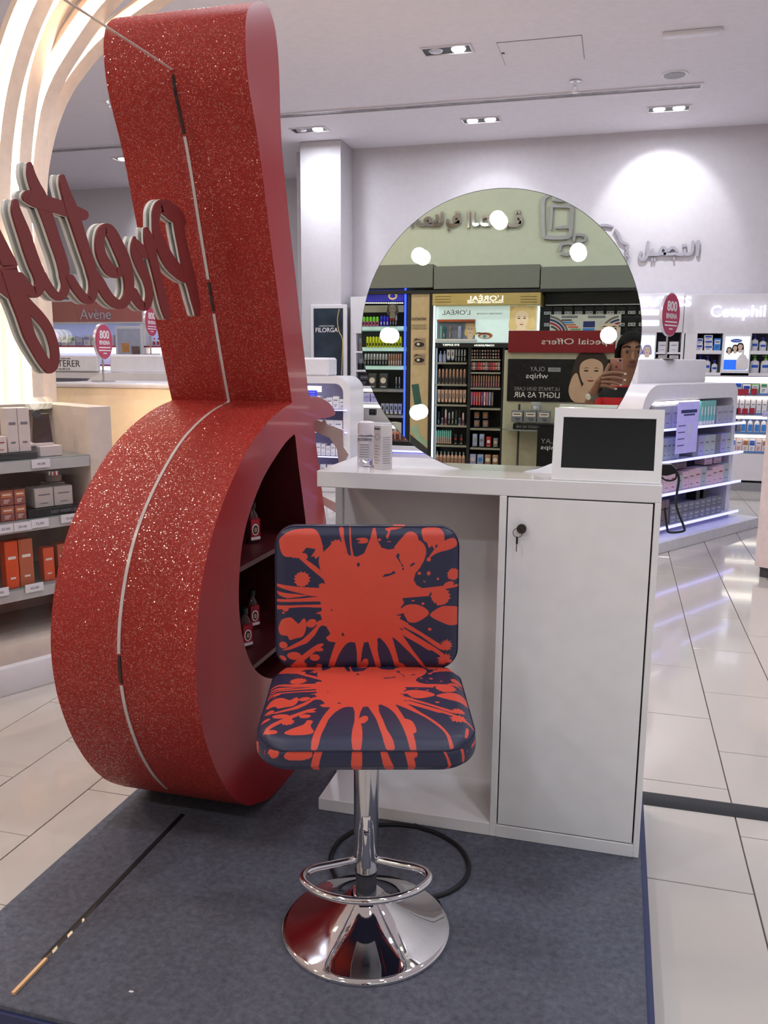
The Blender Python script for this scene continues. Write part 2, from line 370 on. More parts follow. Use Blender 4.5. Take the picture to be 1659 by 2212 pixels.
CABLE = mat('black_cable', (20, 20, 24), .5)
pp = [(1430, 1004), (1452, 1008), (1466, 1030), (1463, 1060), (1460, 1085), (1466, 1110), (1478, 1140), (1474, 1148), (1446, 1150), (1441, 1140), (1437, 1110), (1436, 1096)]
B().tube([tuple(on_y(x, y, 2.62)) for x, y in [tuple(q) for q in smoothpts(pp, 6)]], .0035, 8).done('cord', CABLE, t)
B().tube([tuple(on_y(x, y, 2.61)) for x, y in [tuple(q) for q in smoothpts([(1425, 1028), (1440, 1038), (1457, 1036), (1461, 1026), (1455, 1012), (1430, 1006)], 6)]], .0025, 8).done('loop', CABLE, t)
B().prism([tuple(on_y(x, y, 2.60)[[0, 2]]) for x, y in ((1428, 1003), (1450, 1003), (1462, 1014), (1458, 1022), (1440, 1027), (1428, 1026))], 2.59, 2.62).done('adapter', BLACK, t)

# cleanser bottle and carton on the counter
CLEAR = mat('clear_plastic', (235, 230, 236), .06, trans=.92, var=0, ior=1.2)
LABELM = mat('pale_label', (214, 208, 216), .5, var=.03)
TXTG = mat('grey_print', (120, 112, 122), .6)
TXTD = mat('dark_print', (48, 46, 54), .6)
q = on_z(792, 1008, Z(1.023)); t = thing('cleanser_bottle', 'clear cleanser bottle with frosted pink cap beside its carton on the counter', 'bottle', (q[0], q[1], Z(1.0235)))
B().lathe([(.0, 0), (.024, 0), (.027, .004), (.027, .085), (.025, .092), (.025, .094)], seg=28, sy=.72).done('body', CLEAR, t)
B().lathe([(.0, .094), (.0265, .094), (.0268, .118), (.024, .127), (.014, .131), (.0, .131)], seg=28, sy=.72).done('cap', mat('frosted_cap', (218, 208, 216), .35), t)
B().lathe([(.0272, .022), (.0273, .088)], seg=28, sy=.725).done('label', LABELM, t)
text('BIODERMA', -.021, .022, .076, .084, -.0203, TXTD, t, .0006)
for i in range(6): B().box(-.016, .012, -.0207, -.0201, .064-i*.007, .0655-i*.007).done('print_line', TXTG, t)
q = on_z(812, 1013, Z(1.023)); t = thing('cleanser_carton', 'tall white skincare carton standing beside the clear bottle', 'box', (q[0]-.005, q[1]-.006, Z(1.0235)), math.radians(-38))
CART = mat('white_carton', (206, 200, 204), .5, var=.03)
B().box(0, .034, 0, .040, 0, .124, .0008, 1).done('carton', CART, t)
text('BIODERMA', .004, .030, .112, .117, -.0002, TXTD, t, .0005)
B().tube([(.017+.009*math.cos(a*PI/8), -.0003, .092+.009*math.sin(a*PI/8)) for a in range(16)], .0005, 5, True).done('ring_print', TXTG, t)
for i in range(7): B().box(.005, .026 if i % 2 else .021, -.0006, 0, .066-i*.008, .0675-i*.008).done('print_line', TXTG, t)
for i in range(12): B().box(.0338, .0345, .006, .032, .09-i*.0065, .0912-i*.0065).done('print_line', TXTG, t)

# white cut-out board standing behind the counter
wb = mat('white_board', (236, 233, 229), .6)
cb = [(678, 906), (694, 912), (700, 905), (706, 916), (741, 929), (742, 966), (753, 981), (745, 998), (732, 1006), (728, 970), (712, 946), (678, 932)]
pl = [tuple(on_y(x, y, 2.80)[[0, 2]]) for x, y in cb]
t = thing('cutout_board', 'white jagged cut-out board standing behind the counter by the red sculpture', 'board', (0, 0, 0))
B().prism(pl, 2.80, 2.812).done('board', wb, t)
lo = [tuple(on_y(x, y, 2.80)[[0, 2]]) for x, y in ((697, 1072), (738, 1093), (749, 1111), (749, 1122), (697, 1090))]
B().prism(lo, 2.80, 2.812).done('brace', wb, t)
q0 = on_y(741, 1000, 2.80); B().box(q0[0]-.012, q0[0]+.012, 2.802, 2.81, 0, Z(1.0)).done('post', wb, t)

# black cable looped on the carpet
cp = [(905, 1786), (860, 1781), (816, 1782), (770, 1793), (735, 1815), (718, 1840), (714, 1862), (720, 1885), (736, 1905), (790, 1930), (860, 1942), (930, 1938), (975, 1924), (1003, 1902), (1013, 1876), (1006, 1850), (985, 1824), (945, 1800), (915, 1790), (895, 1783)]
tag(B().tube([tuple(on_z(q[0], q[1], P+.006)) for q in smoothpts(cp, 5)], .0062, 8).done('floor_cable', CABLE), 'black cable coiled in a loop on the carpet behind the stool base', 'cable')
t = thing('paper_scrap', 'tiny white paper scrap lying on the grey carpet', 'scrap', tuple(on_z(284, 2143, P)))
B().prism([(-.006, -.002), (.002, -.003), (.006, .001), (0, .003), (-.005, .002)], .0005, .0016, 'z').done('scrap', WHITE, t)
# ================================================================== splatter-print bar stool
st = thing('bar_stool', 'chrome bar stool with orange paint-splatter print on navy cushions', 'stool', (-.512, 1.735, P+.0008), math.radians(16.3))
B().lathe([(0, .0), (.199, 0), (.2, .004), (.198, .009), (.188, .013), (.16, .021), (.125, .033), (.092, .049), (.066, .066), (.048, .080), (.040, .088), (.030, .090), (0, .09)], seg=96).done('base', CHROME, st, smooth=60)
B().cyl((0, 0, .115), .0245, .066, 40).done('lower_sleeve', mat('satin_grey_sleeve', (104, 104, 112), .22, .8), st)
B().cyl((0, 0, .1475), .0262, .004, 40).done('rubber_ring', BLACK, st)
B().lathe([(.0262, .1495), (.0272, .152), (.0288, .25), (.029, .49), (0, .49)], seg=48).done('column', mat('column_chrome', (196, 196, 200), .1, 1, var=.04), st)
B().lathe([(.0, .0), (.012, .0), (.013, .12), (.012, .13), (0, .13)], (0, -.0205, .17), 20).done('column_ridge', CHROME, st)
ring = smoothpts([(-.024, -.006, .178), (-.075, -.030, .182), (-.118, -.052, .186), (-.139, -.078, .188), (-.136, -.108, .188), (-.105, -.142, .188), (-.055, -.166, .188), (0, -.174, .188), (.055, -.166, .188), (.105, -.142, .188), (.136, -.108, .188), (.139, -.078, .188), (.118, -.052, .186), (.075, -.030, .182), (.024, -.006, .178)], 6)
B().tube([tuple(q) for q in ring], .0085, 14).done('footrest', CHROME, st, smooth=60)
B().box(-.09, .09, -.09, .09, .484, .497, .003, 1).tube([(0, .03, .49), (0, .18, .50), (0, .205, .54), (0, .205, .68)], .014).done('seat_plate', STEEL, st)

# the print, traced in the cloth's own plane (units: 1100 = one cushion width)
def burst(cx, cy, r, n=16, k=.78, seed=1):
    rr = random.Random(seed); return [(cx+(r if i % 2 else r*k)*rr.uniform(.92, 1.08)*math.cos(2*PI*i/(2*n)), cy+(r if i % 2 else r*k)*rr.uniform(.92, 1.08)*math.sin(2*PI*i/(2*n))) for i in range(2*n)]
def disc(cx, cy, rx, ry=None, a=0, n=22):
    ry = ry or rx; ca, sa = math.cos(a), math.sin(a)
    return [(cx+rx*math.cos(2*PI*i/n)*ca-ry*math.sin(2*PI*i/n)*sa, cy+rx*math.cos(2*PI*i/n)*sa+ry*math.sin(2*PI*i/n)*ca) for i in range(n)]
ON = [
 [(893, 118), (908, 118), (922, 195), (945, 238), (985, 250), (1020, 245), (1050, 218), (1072, 180), (1100, 160), (1150, 175), (1190, 232), (1212, 275), (1200, 318), (1175, 365), (1148, 400), (1138, 442), (1155, 475), (1190, 495), (1300, 482), (1408, 474), (1418, 480), (1418, 488), (1330, 500), (1240, 520), (1230, 545), (1070, 558), (1082, 590), (1062, 615), (1072, 660), (1055, 690), (1110, 722), (1085, 745), (1040, 765), (1005, 790), (965, 800), (935, 815), (905, 832), (860, 843), (810, 848), (760, 842), (725, 800), (712, 775), (700, 830), (670, 845), (630, 838), (612, 815), (640, 790), (615, 740), (590, 735), (575, 745), (545, 800), (500, 850), (400, 893), (340, 905), (400, 870), (470, 830), (520, 780), (560, 735), (590, 700), (580, 662), (548, 660), (590, 640), (585, 620), (470, 618), (385, 625), (318, 640), (318, 612), (450, 605), (585, 600), (580, 580), (318, 588), (318, 572), (470, 562), (575, 548), (500, 545), (440, 555), (380, 562), (330, 545), (312, 520), (380, 530), (440, 535), (520, 545), (420, 520), (318, 490), (318, 472), (440, 488), (575, 495), (570, 475), (590, 462), (610, 470), (600, 440), (520, 370), (430, 285), (445, 285), (520, 345), (585, 400), (570, 330), (575, 290), (605, 260), (640, 225), (680, 210), (720, 225), (725, 270), (760, 290), (800, 295), (840, 275), (855, 240), (878, 180)],
 [(330, 180), (350, 150), (400, 132), (480, 122), (545, 125), (575, 160), (590, 210), (595, 245), (560, 250), (500, 240), (480, 262), (440, 285), (400, 300), (360, 290), (340, 250), (335, 215)],
 burst(430, 262, 48, 12, .85, 3), disc(483, 296, 22), [(565, 240), (600, 255), (575, 290), (550, 310), (545, 290), (525, 300), (545, 265)], [(440, 290), (500, 318), (570, 372), (575, 390), (500, 330)],
 burst(680, 235, 48, 12, .82, 5), [(692, 118), (718, 118), (722, 180), (745, 285), (735, 285), (705, 190)], [(752, 118), (760, 118), (768, 230), (780, 300), (765, 290), (755, 200)],
 [(790, 185), (830, 175), (860, 182), (862, 205), (830, 212), (800, 206), (822, 196)], disc(933, 188, 9), disc(990, 200, 14, 3),
 [(970, 118), (1110, 100), (1030, 125), (1000, 130), (990, 160), (982, 182), (970, 165), (985, 140)], disc(1118, 183, 46), disc(1130, 262, 82),
 [(1185, 125), (1240, 112), (1300, 120), (1322, 150), (1318, 200), (1290, 228), (1270, 215), (1262, 250), (1245, 225), (1230, 240), (1215, 205), (1195, 190)], [(1215, 320), (1260, 250), (1320, 195), (1380, 165), (1400, 180), (1395, 225), (1350, 250), (1280, 270), (1230, 305)], disc(1228, 312, 13), [(1020, 235), (1075, 165), (1068, 195), (1035, 232)],
 burst(470, 440, 52, 13, .8, 7), burst(1378, 408, 42, 12, .8, 9), disc(1172, 400, 10), disc(1228, 400, 11, 14), disc(1284, 436, 7, 9), disc(1203, 452, 12, 3, .8),
 burst(1300, 548, 62, 15, .84, 11), disc(1350, 470, 32, 16, -.3), disc(1195, 594, 9), disc(1136, 575, 12, 4),
 [(1065, 628), (1100, 602), (1160, 600), (1212, 625), (1232, 658), (1200, 690), (1150, 716), (1108, 710), (1092, 680), (1070, 655)], [(1238, 664), (1290, 622), (1340, 610), (1418, 630), (1418, 726), (1360, 735), (1300, 710), (1262, 690)], disc(1238, 760, 12, 10),
 [(1048, 690), (1110, 728), (1250, 822), (1335, 882), (1300, 890), (1180, 800), (1085, 745)], burst(1340, 866, 42, 11, .6, 15), [(1030, 765), (1090, 770), (1180, 850), (1252, 870), (1240, 900), (1170, 855), (1080, 800)],
 [(330, 740), (350, 700), (400, 685), (430, 710), (450, 725), (480, 690), (495, 715), (490, 770), (470, 810), (430, 820), (395, 832), (380, 805), (340, 800), (325, 770)], disc(527, 722, 32, 26, -.6), [(560, 715), (585, 700), (578, 735), (562, 742)], disc(355, 866, 26, 22), disc(370, 628, 20), disc(358, 657, 9, 6), disc(572, 893, 26, 12),
 # runs that reach the front of the seat
 [(700, 800), (780, 835), (740, 850), (700, 905), (668, 985), (655, 1050), (640, 1110), (622, 1180), (590, 1180), (606, 1090), (630, 985), (660, 880)],
 [(790, 830), (840, 835), (830, 900), (822, 1000), (838, 1060), (836, 1180), (792, 1180), (790, 1090), (800, 1000), (798, 900)],
 [(870, 830), (920, 825), (925, 900), (945, 1000), (965, 1090), (1000, 1180), (955, 1180), (930, 1090), (908, 980), (885, 900)],
 [(940, 810), (1000, 790), (1030, 880), (1060, 1000), (1105, 1180), (1072, 1180), (1040, 1050), (1005, 920), (970, 850)], [(1045, 985), (1090, 1000), (1110, 1090), (1088, 1112), (1066, 1085)],
 [(1000, 790), (1050, 770), (1140, 900), (1230, 1030), (1290, 1150), (1310, 1180), (1282, 1180), (1240, 1080), (1160, 960), (1060, 850)],
 [(1060, 740), (1150, 800), (1300, 900), (1412, 1010), (1412, 1030), (1300, 930), (1150, 830)], [(560, 860), (470, 930), (380, 1020), (335, 1100), (350, 1100), (420, 1020), (520, 930), (600, 860)],
 disc(845, 990, 22, 40, .3), [(450, 1100), (500, 1060), (545, 1030), (560, 990), (590, 1000), (580, 1045), (600, 1100), (560, 1120), (480, 1120)], disc(380, 1100, 34, 20, -.2), disc(420, 935, 44, 26), disc(545, 945, 30, 22), disc(345, 960, 24, 18), burst(460, 1000, 40, 10, .7, 19), [(1365, 1060), (1378, 1060), (1384, 1140), (1368, 1140)], burst(1330, 960, 50, 12, .6, 21)]
OFF = [[(798, 335), (812, 332), (818, 346), (806, 362), (799, 352)], [(948, 425), (965, 405), (1000, 400), (1020, 382), (1030, 400), (985, 418)], [(1030, 290), (1045, 270), (1055, 285), (1048, 300), (1065, 340), (1078, 350), (1072, 362), (1052, 325)], [(1110, 358), (1125, 338), (1142, 330), (1145, 342), (1125, 355)], disc(1074, 372, 6, 9), disc(648, 636, 4, 8, -.6), [(1032, 668), (1080, 655), (1085, 668), (1050, 672)]]
def inside(x, y, poly):
    r = np.zeros(x.shape, bool); pa = np.array(poly, float); px, py = pa[:, 0], pa[:, 1]
    bb = (x >= px.min()) & (x <= px.max()) & (y >= py.min()) & (y <= py.max()); xs, ys = x[bb], y[bb]; rr = np.zeros(xs.shape, bool); j = len(pa)-1
    for i in range(len(pa)):
        c = ((py[i] > ys) != (py[j] > ys)) & (xs < (px[j]-px[i])*(ys-py[i])/(py[j]-py[i]+1e-12)+px[i]); rr ^= c; j = i
    r[bb] = rr; return r
SP = []
for q in ON:
    SP.append(([tuple(p) for p in smoothpts(q, 3, True)] if len(q) < 20 else q, 1))
def printed(u, v):
    acc = np.zeros(u.shape, np.float32)
    for du in (-1.6, 0, 1.6):
        for dv in (-1.6, 0, 1.6):
            x = 310+1100*u+du; y = 110+1100*v+dv; r = np.zeros(x.shape, bool)
            for q, s in SP: r |= inside(x, y, q)
            for q in OFF: r &= ~inside(x, y, q)
            acc += r
    return acc/9
PRINT = bpy.data.materials.new('splatter_vinyl'); PRINT.use_nodes = True; nt = PRINT.node_tree; bs = nt.nodes['Principled BSDF']
at = nt.nodes.new('ShaderNodeAttribute'); at.attribute_name = 'print'
rp = nt.nodes.new('ShaderNodeMapRange'); rp.inputs['From Min'].default_value = .36; rp.inputs['From Max'].default_value = .64; nt.links.new(at.outputs['Fac'], rp.inputs['Value'])
mx = nt.nodes.new('ShaderNodeMix'); mx.data_type = 'RGBA'; mx.inputs['A'].default_value = (*lin((38, 40, 68)), 1); mx.inputs['B'].default_value = (*lin((210, 75, 57)), 1)
nt.links.new(rp.outputs[0], mx.inputs['Factor']); nt.links.new(mx.outputs['Result'], bs.inputs['Base Color']); bs.inputs['Roughness'].default_value = .42
n2 = nt.nodes.new('ShaderNodeTexNoise'); n2.inputs['Scale'].default_value = 260; tc = nt.nodes.new('ShaderNodeTexCoord'); nt.links.new(tc.outputs['Object'], n2.inputs['Vector'])
bp = nt.nodes.new('ShaderNodeBump'); bp.inputs['Strength'].default_value = .12; bp.inputs['Distance'].default_value = .001; nt.links.new(n2.outputs['Fac'], bp.inputs['Height']); nt.links.new(bp.outputs[0], bs.inputs['Normal'])
def cushion(name, w, d, h, r, edge, vspan, dome, N=270, sag=None):
    """pillow pad: top toward +z, printed; the print runs on over the sides"""
    a = np.linspace(-1, 1, N); A, Bq = np.meshgrid(a, a, indexing='xy')
    def rr(a_, b_):
        x = a_*w/2; y = b_*d/2; ix, iy = w/2-r, d/2-r
        p = np.clip((np.abs(x)-ix)/r, 0, 1); q = np.clip((np.abs(y)-iy)/r, 0, 1); c = (p > 0) & (q > 0)
        xx = np.where(c, np.sign(x)*(ix+r*p*np.sqrt(1-q*q/2)), x); yy = np.where(c, np.sign(y)*(iy+r*q*np.sqrt(1-p*p/2)), y); return xx, yy
    X, Y = rr(A, Bq); rho = np.maximum(np.abs(A), np.abs(Bq))
    Zt = h-edge*np.clip((rho-.86)/.14, 0, 1)**2.2+dome*(1-A**2)*(1-Bq**2)
    if sag is not None: Zt = Zt+sag(A, Bq)
    U = (A+1)/2; V = (1-Bq)/2*vspan
    verts = [np.stack([X, Y, Zt], -1).reshape(-1, 3)]; col = [printed(U, V).ravel()]
    idx = np.arange(N*N).reshape(N, N); faces = []
    f = np.stack([idx[:-1, :-1], idx[:-1, 1:], idx[1:, 1:], idx[1:, :-1]], -1).reshape(-1, 4).tolist(); faces += f
    ring = list(idx[0, :])+list(idx[1:, -1])+list(idx[-1, -2::-1])+list(idx[-2:0:-1, 0])
    rx = X.ravel()[ring]; ry = Y.ravel()[ring]; rz = Zt.ravel()[ring]; ru = U.ravel()[ring]; rv = V.ravel()[ring]; ra = A.ravel()[ring]; rb = Bq.ravel()[ring]
    zb = 0.0 if sag is None else sag(ra, rb)
    prev = ring; base = N*N; M = 16; nr = len(ring)
    for k in range(1, M+1):
        tt = k/M; bul = 1+.012*math.sin(PI*tt) if k > 1 else .996
        z = rz+(zb-rz)*tt; sh = 1-.05*max(0, tt-.7)/.3
        verts.append(np.stack([rx*bul*sh, ry*bul*sh, z], -1))
        du = np.where(np.abs(ra) >= .999, np.sign(ra)*(h*tt/w), 0); dv = np.where(np.abs(rb) >= .999, -np.sign(rb)*(h*tt/d*vspan), 0)
        col.append(printed(np.clip(ru-du*.0+np.where(np.abs(ra) >= .999, -np.sign(ra)*h*tt/w, 0), 0, 1), np.clip(rv-.10*np.where(rb <= -.999, 1-tt, 0)+0*dv, 0, 1.2)))
        cur = list(range(base, base+nr)); base += nr
        faces += [(prev[i], cur[i], cur[(i+1) % nr], prev[(i+1) % nr]) for i in range(nr)]; prev = cur
    faces.append(tuple(prev))
    me = bpy.data.meshes.new(name); me.from_pydata(np.concatenate(verts).tolist(), [], faces); me.materials.append(PRINT)
    at_ = me.attributes.new('print', 'FLOAT', 'POINT'); at_.data.foreach_set('value', np.concatenate(col).astype(np.float32))
    for p in me.polygons: p.use_smooth = True
    me.set_sharp_from_angle(angle=math.radians(50)); me.validate(); return me
sm = cushion('seat', .455, .425, .062, .075, .016, .98, .010, sag=lambda a, b: np.where(b < -.5, -.012*((-b-.5)/.5)**2, 0))
put('seat', sm, st, (0, -.002, .517))
NAVYPIPE = mat('navy_piping', (34, 36, 62), .5)
bm_ = cushion('backrest', .446, .352, .055, .05, .012, .83, .006)
bk = put('backrest', bm_, st, (0, .238, .750), rot=(math.radians(90-4), 0, 0))
def rrect(w, d, r, n=8):
    return [(sx*(w/2-r)+r*math.cos(a), sy*(d/2-r)+r*math.sin(a)) for sx, sy, s0 in ((1, 1, 0), (-1, 1, PI/2), (-1, -1, PI), (1, -1, 1.5*PI)) for a in [s0+PI/2*k/n for k in range(n+1)]]
B().tube([(x, y, .0435) for x, y in rrect(.447, .353, .051)], .0013, 6, True).done('piping', NAVYPIPE, bk)
sc_ = put('piping', B().tube([(x, y-.002, .517+.047-(.012*max(0, (-y/.2125-.5)/.5)**2 if y < -.1 else 0)) for x, y in rrect(.456, .426, .076)], .0013, 6, True).mesh('piping', NAVYPIPE), st)

# ================================================================== tall red glitter display sculpture
def glitter(name, col, dens=.16, scale=420):
    M = bpy.data.materials.new(name); M.use_nodes = True; nt = M.node_tree; L = nt.links; b = nt.nodes['Principled BSDF']; N = nt.nodes.new
    tc = N('ShaderNodeTexCoord'); vo = N('ShaderNodeTexVoronoi'); vo.inputs['Scale'].default_value = scale; L.new(tc.outputs['Object'], vo.inputs['Vector'])
    sp = N('ShaderNodeSeparateColor'); L.new(vo.outputs['Color'], sp.inputs[0])
    gt = N('ShaderNodeMath'); gt.operation = 'LESS_THAN'; gt.inputs[1].default_value = dens; L.new(sp.outputs[0], gt.inputs[0])
    nz = N('ShaderNodeTexNoise'); nz.inputs['Scale'].default_value = 420; nz.inputs['Detail'].default_value = 3; L.new(tc.outputs['Object'], nz.inputs['Vector'])
    ra = N('ShaderNodeMapRange'); ra.inputs['From Min'].default_value = .3; ra.inputs['From Max'].default_value = .7; ra.inputs['To Min'].default_value = .72; ra.inputs['To Max'].default_value = 1.25; L.new(nz.outputs['Fac'], ra.inputs['Value'])
    sc = N('ShaderNodeVectorMath'); sc.operation = 'SCALE'; sc.inputs[0].default_value = lin(col); L.new(ra.outputs[0], sc.inputs['Scale'])
    g2 = N('ShaderNodeMath'); g2.operation = 'LESS_THAN'; g2.inputs[1].default_value = .05; L.new(sp.outputs[1], g2.inputs[0])  # sparse pale flakes paint extra sparkle into the base colour
    mc = N('ShaderNodeMix'); mc.data_type = 'RGBA'; L.new(g2.outputs[0], mc.inputs['Factor']); L.new(sc.outputs[0], mc.inputs['A']); mc.inputs['B'].default_value = (*lin((204, 92, 76)), 1); L.new(mc.outputs['Result'], b.inputs['Base Color']); b.inputs['Roughness'].default_value = .6; b.inputs['Specular IOR Level'].default_value = .25
    L.new(gt.outputs[0], b.inputs['Coat Weight']); b.inputs['Coat Roughness'].default_value = .19; b.inputs['Coat IOR'].default_value = 2.0; b.inputs['Coat Tint'].default_value = (1, .8, .74, 1)
    sub = N('ShaderNodeVectorMath'); sub.operation = 'SUBTRACT'; L.new(vo.outputs['Color'], sub.inputs[0]); sub.inputs[1].default_value = (.16, .5, .5)
    s2 = N('ShaderNodeVectorMath'); s2.operation = 'SCALE'; s2.inputs['Scale'].default_value = .85; L.new(sub.outputs[0], s2.inputs[0])
    ge = N('ShaderNodeNewGeometry'); ad = N('ShaderNodeVectorMath'); ad.operation = 'ADD'; L.new(ge.outputs['Normal'], ad.inputs[0]); L.new(s2.outputs[0], ad.inputs[1])
    no = N('ShaderNodeVectorMath'); no.operation = 'NORMALIZE'; L.new(ad.outputs[0], no.inputs[0])
    L.new(no.outputs[0], b.inputs['Coat Normal'])
    MATS[name] = M; return M
GLIT = glitter('red_glitter', (154, 41, 35))
GLOSSR = mat('gloss_red_lacquer', (158, 18, 27), .22, coat=.15, var=.03)
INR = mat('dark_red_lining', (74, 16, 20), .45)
XR, XL, XG = -.958, -1.366, -1.168
def onX(pts, X): return [tuple(on_x(x, y, X)[1:]) for x, y in pts]
front = [(565, 3), (548, 6), (536, 20), (531, 45), (530, 80), (532, 130), (537, 180), (546, 235), (556, 295), (565, 360), (573, 425), (581, 490), (590, 560), (599, 630), (608, 700), (617, 770), (626, 835), (631, 869)]
egg = [(629, 872), (612, 882), (590, 900), (565, 927), (540, 962), (512, 1015), (484, 1080), (460, 1150), (443, 1220), (431, 1295), (424, 1365), (422, 1430), (425, 1490), (433, 1550), (446, 1605), (463, 1655), (485, 1698), (510, 1728), (540, 1741)]
backe = [(580, 1727), (612, 1695), (646, 1655), (672, 1600), (692, 1530), (705, 1440), (713, 1340), (712, 1230), (706, 1140), (698, 1080), (690, 1015), (683, 960), (678, 912), (684, 906), (708, 902), (722, 897), (724, 890), (716, 876), (702, 864), (684, 857), (671, 858), (666, 846), (661, 800), (652, 720), (643, 640), (634, 560), (625, 480), (617, 400), (610, 330), (606, 260), (604, 190), (601, 120), (594, 60), (583, 20)]
sp_ = lambda q, n=4: [tuple(p) for p in smoothpts(q, n)]
prof = onX(sp_(front)+sp_(egg)+sp_(backe[:13])[0:]+sp_(backe[13:])+[(574, 9)], XR)
zmin = min(p[1] for p in prof); prof = [(y, max(z, P+.001)) for y, z in prof]
hole = onX([tuple(q) for q in smoothpts([(636, 938), (618, 955), (595, 988), (570, 1030), (550, 1078), (533, 1130), (522, 1185), (517, 1245), (516, 1300), (520, 1352), (530, 1400), (545, 1438), (565, 1459), (590, 1466), (620, 1455), (648, 1420)], 3)]+[(668, 1330), (672, 1240), (662, 1140), (652, 1060), (644, 1000), (638, 944)], XR)
sc = thing('display_sculpture', 'tall red glitter display sculpture with hollow oval base and flared handle', 'display', (0, 0, 0))
nP = len(prof)
bm = bmesh.new(); va = [bm.verts.new((XR, *p)) for p in prof]; vb = [bm.verts.new((XL, *p)) for p in prof]
for i in range(nP): bm.faces.new((va[i], va[(i+1) % nP], vb[(i+1) % nP], vb[i]))
me = bpy.data.meshes.new('glitter_band'); bm.to_mesh(me); bm.free(); me.materials.append(GLIT)
for p in me.polygons: p.use_smooth = True
me.set_sharp_from_angle(angle=math.radians(30)); put('glitter_band', me, sc)
def face_with_hole(name, X, m, holes, flip, parent):
    bm = bmesh.new(); ed = []
    for lp in [prof, *holes]:
        vs = [bm.verts.new((X, *p)) for p in lp]; ed += [bm.edges.new((vs[i], vs[(i+1) % len(vs)])) for i in range(len(vs))]
    bmesh.ops.triangle_fill(bm, use_beauty=True, use_dissolve=False, edges=ed)
    for f in bm.faces:
        if (f.normal.x > 0) == flip: f.normal_flip()
    me = bpy.data.meshes.new(name); bm.to_mesh(me); bm.free(); me.materials.append(m); return put(name, me, parent)
face_with_hole('side_panel', XR, GLOSSR, [hole], False, sc); face_with_hole('side_panel', XL, GLOSSR, [], True, sc)
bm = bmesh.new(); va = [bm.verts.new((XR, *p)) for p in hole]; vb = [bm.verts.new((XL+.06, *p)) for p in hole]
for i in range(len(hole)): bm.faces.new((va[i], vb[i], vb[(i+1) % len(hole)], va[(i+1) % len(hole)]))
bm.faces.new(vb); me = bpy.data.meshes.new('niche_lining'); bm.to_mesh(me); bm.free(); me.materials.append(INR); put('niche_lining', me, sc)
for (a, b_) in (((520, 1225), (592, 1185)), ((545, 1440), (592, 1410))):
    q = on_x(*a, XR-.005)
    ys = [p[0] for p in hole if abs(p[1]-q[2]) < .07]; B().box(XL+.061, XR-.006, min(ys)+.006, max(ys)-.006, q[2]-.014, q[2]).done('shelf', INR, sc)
# seam down the front where the glass enters: lit glass edge and shaded gaps painted as strips
SEAMW = mat('lit_glass_edge', (216, 206, 202), .2); SEAMD = mat('gap_shade', (26, 18, 18), .8)
fr2 = [p for p in onX(sp_(front[5:])+sp_(egg[:-1]), XR)]
zt = Z(2.058)
def seam(name, za, zb2, m, lo):
    pts = [p for p in fr2 if za <= p[1] <= zb2 and (p[1] < Z(1.19)) == lo]
    if len(pts) < 2: return
    B().prism([(p[0]-.0025, p[1]) for p in pts]+[(p[0]+.004, p[1]) for p in pts[::-1]], XG-.004, XG+.004, 'x').done(name, m, sc)
ff = fr2; dens = []
for i in range(len(ff)-1):
    for k in range(3): dens.append((ff[i][0]+(ff[i+1][0]-ff[i][0])*k/3, ff[i][1]+(ff[i+1][1]-ff[i][1])*k/3))
fr2 = dens
for lo, a, b_, nm, m in ((False, Z(1.92), zt, 'gap_shade', SEAMD), (False, Z(1.55), Z(1.92), 'lit_glass_edge', SEAMW), (False, Z(1.46), Z(1.55), 'gap_shade', SEAMD), (False, Z(1.19), Z(1.46), 'lit_glass_edge', SEAMW),
                       (True, Z(.60), Z(1.19), 'lit_glass_edge', SEAMW), (True, Z(.52), Z(.60), 'gap_shade', SEAMD), (True, Z(.10), Z(.52), 'lit_glass_edge', SEAMW)): seam(nm, a, b_, m, lo)

# bottles with portrait labels inside the niche
BOTL = mat('amber_clear_bottle', (90, 60, 60), .12, trans=.4, var=0); REDL = mat('crimson_label', (164, 24, 44), .5); WHL = mat('white_print', (228, 222, 222), .5)
SKINP = mat('printed_skin', (190, 140, 116), .6); HAIRP = mat('printed_hair', (52, 36, 32), .6)
def niche_bottle(x, y, z, h, lab):
    t = thing('hair_oil_bottle', lab, 'bottle', (x, y, z), math.radians(58), 'hair bottles in the red niche')
    B().lathe([(0, 0), (.018, 0), (.021, .006), (.021, h*.62), (.015, h*.74), (.009, h*.8), (.009, h*.86)], seg=18, sy=.7).done('body', BOTL, t)
    B().cyl((0, 0, h*.93), .0115, h*.14, 16).done('cap', BLACK, t)
    lb = B().box(-.0175, .0175, -.0165, -.0145, h*.08, h*.62, .003, 1).done('label', REDL, t)
    B().prism(disc(0, h*.34, .0125, .018), -.0172, -.0163).done('oval', WHL, lb); B().prism(disc(0, h*.34, .009, .014), -.0178, -.017).done('portrait', HAIRP, lb); B().prism(disc(0, h*.335, .0055, .008), -.0182, -.0176).done('face', SKINP, lb)
    B().box(-.017, .017, -.0172, -.0163, h*.09, h*.16).done('label_foot', WHL, lb)
zs = on_x(545, 1440, XR-.005)[2]+.0005; zs1 = on_x(520, 1225, XR-.005)[2]+.0005
for px_, X_, lab in ((528, -1.05, 'hair bottle with crimson portrait label nearest the rim of the red niche'), (545, -1.11, 'middle hair bottle with crimson portrait label in the red niche'), (572, -1.15, 'hair bottle with crimson portrait label deepest in the red niche')):
    q = on_x(px_, 1335, X_); niche_bottle(X_, q[1], zs, .125, lab)
q = on_x(545, 1130, -1.06); niche_bottle(-1.06, q[1], zs1, .125, 'hair bottle alone on the upper shelf of the red niche')

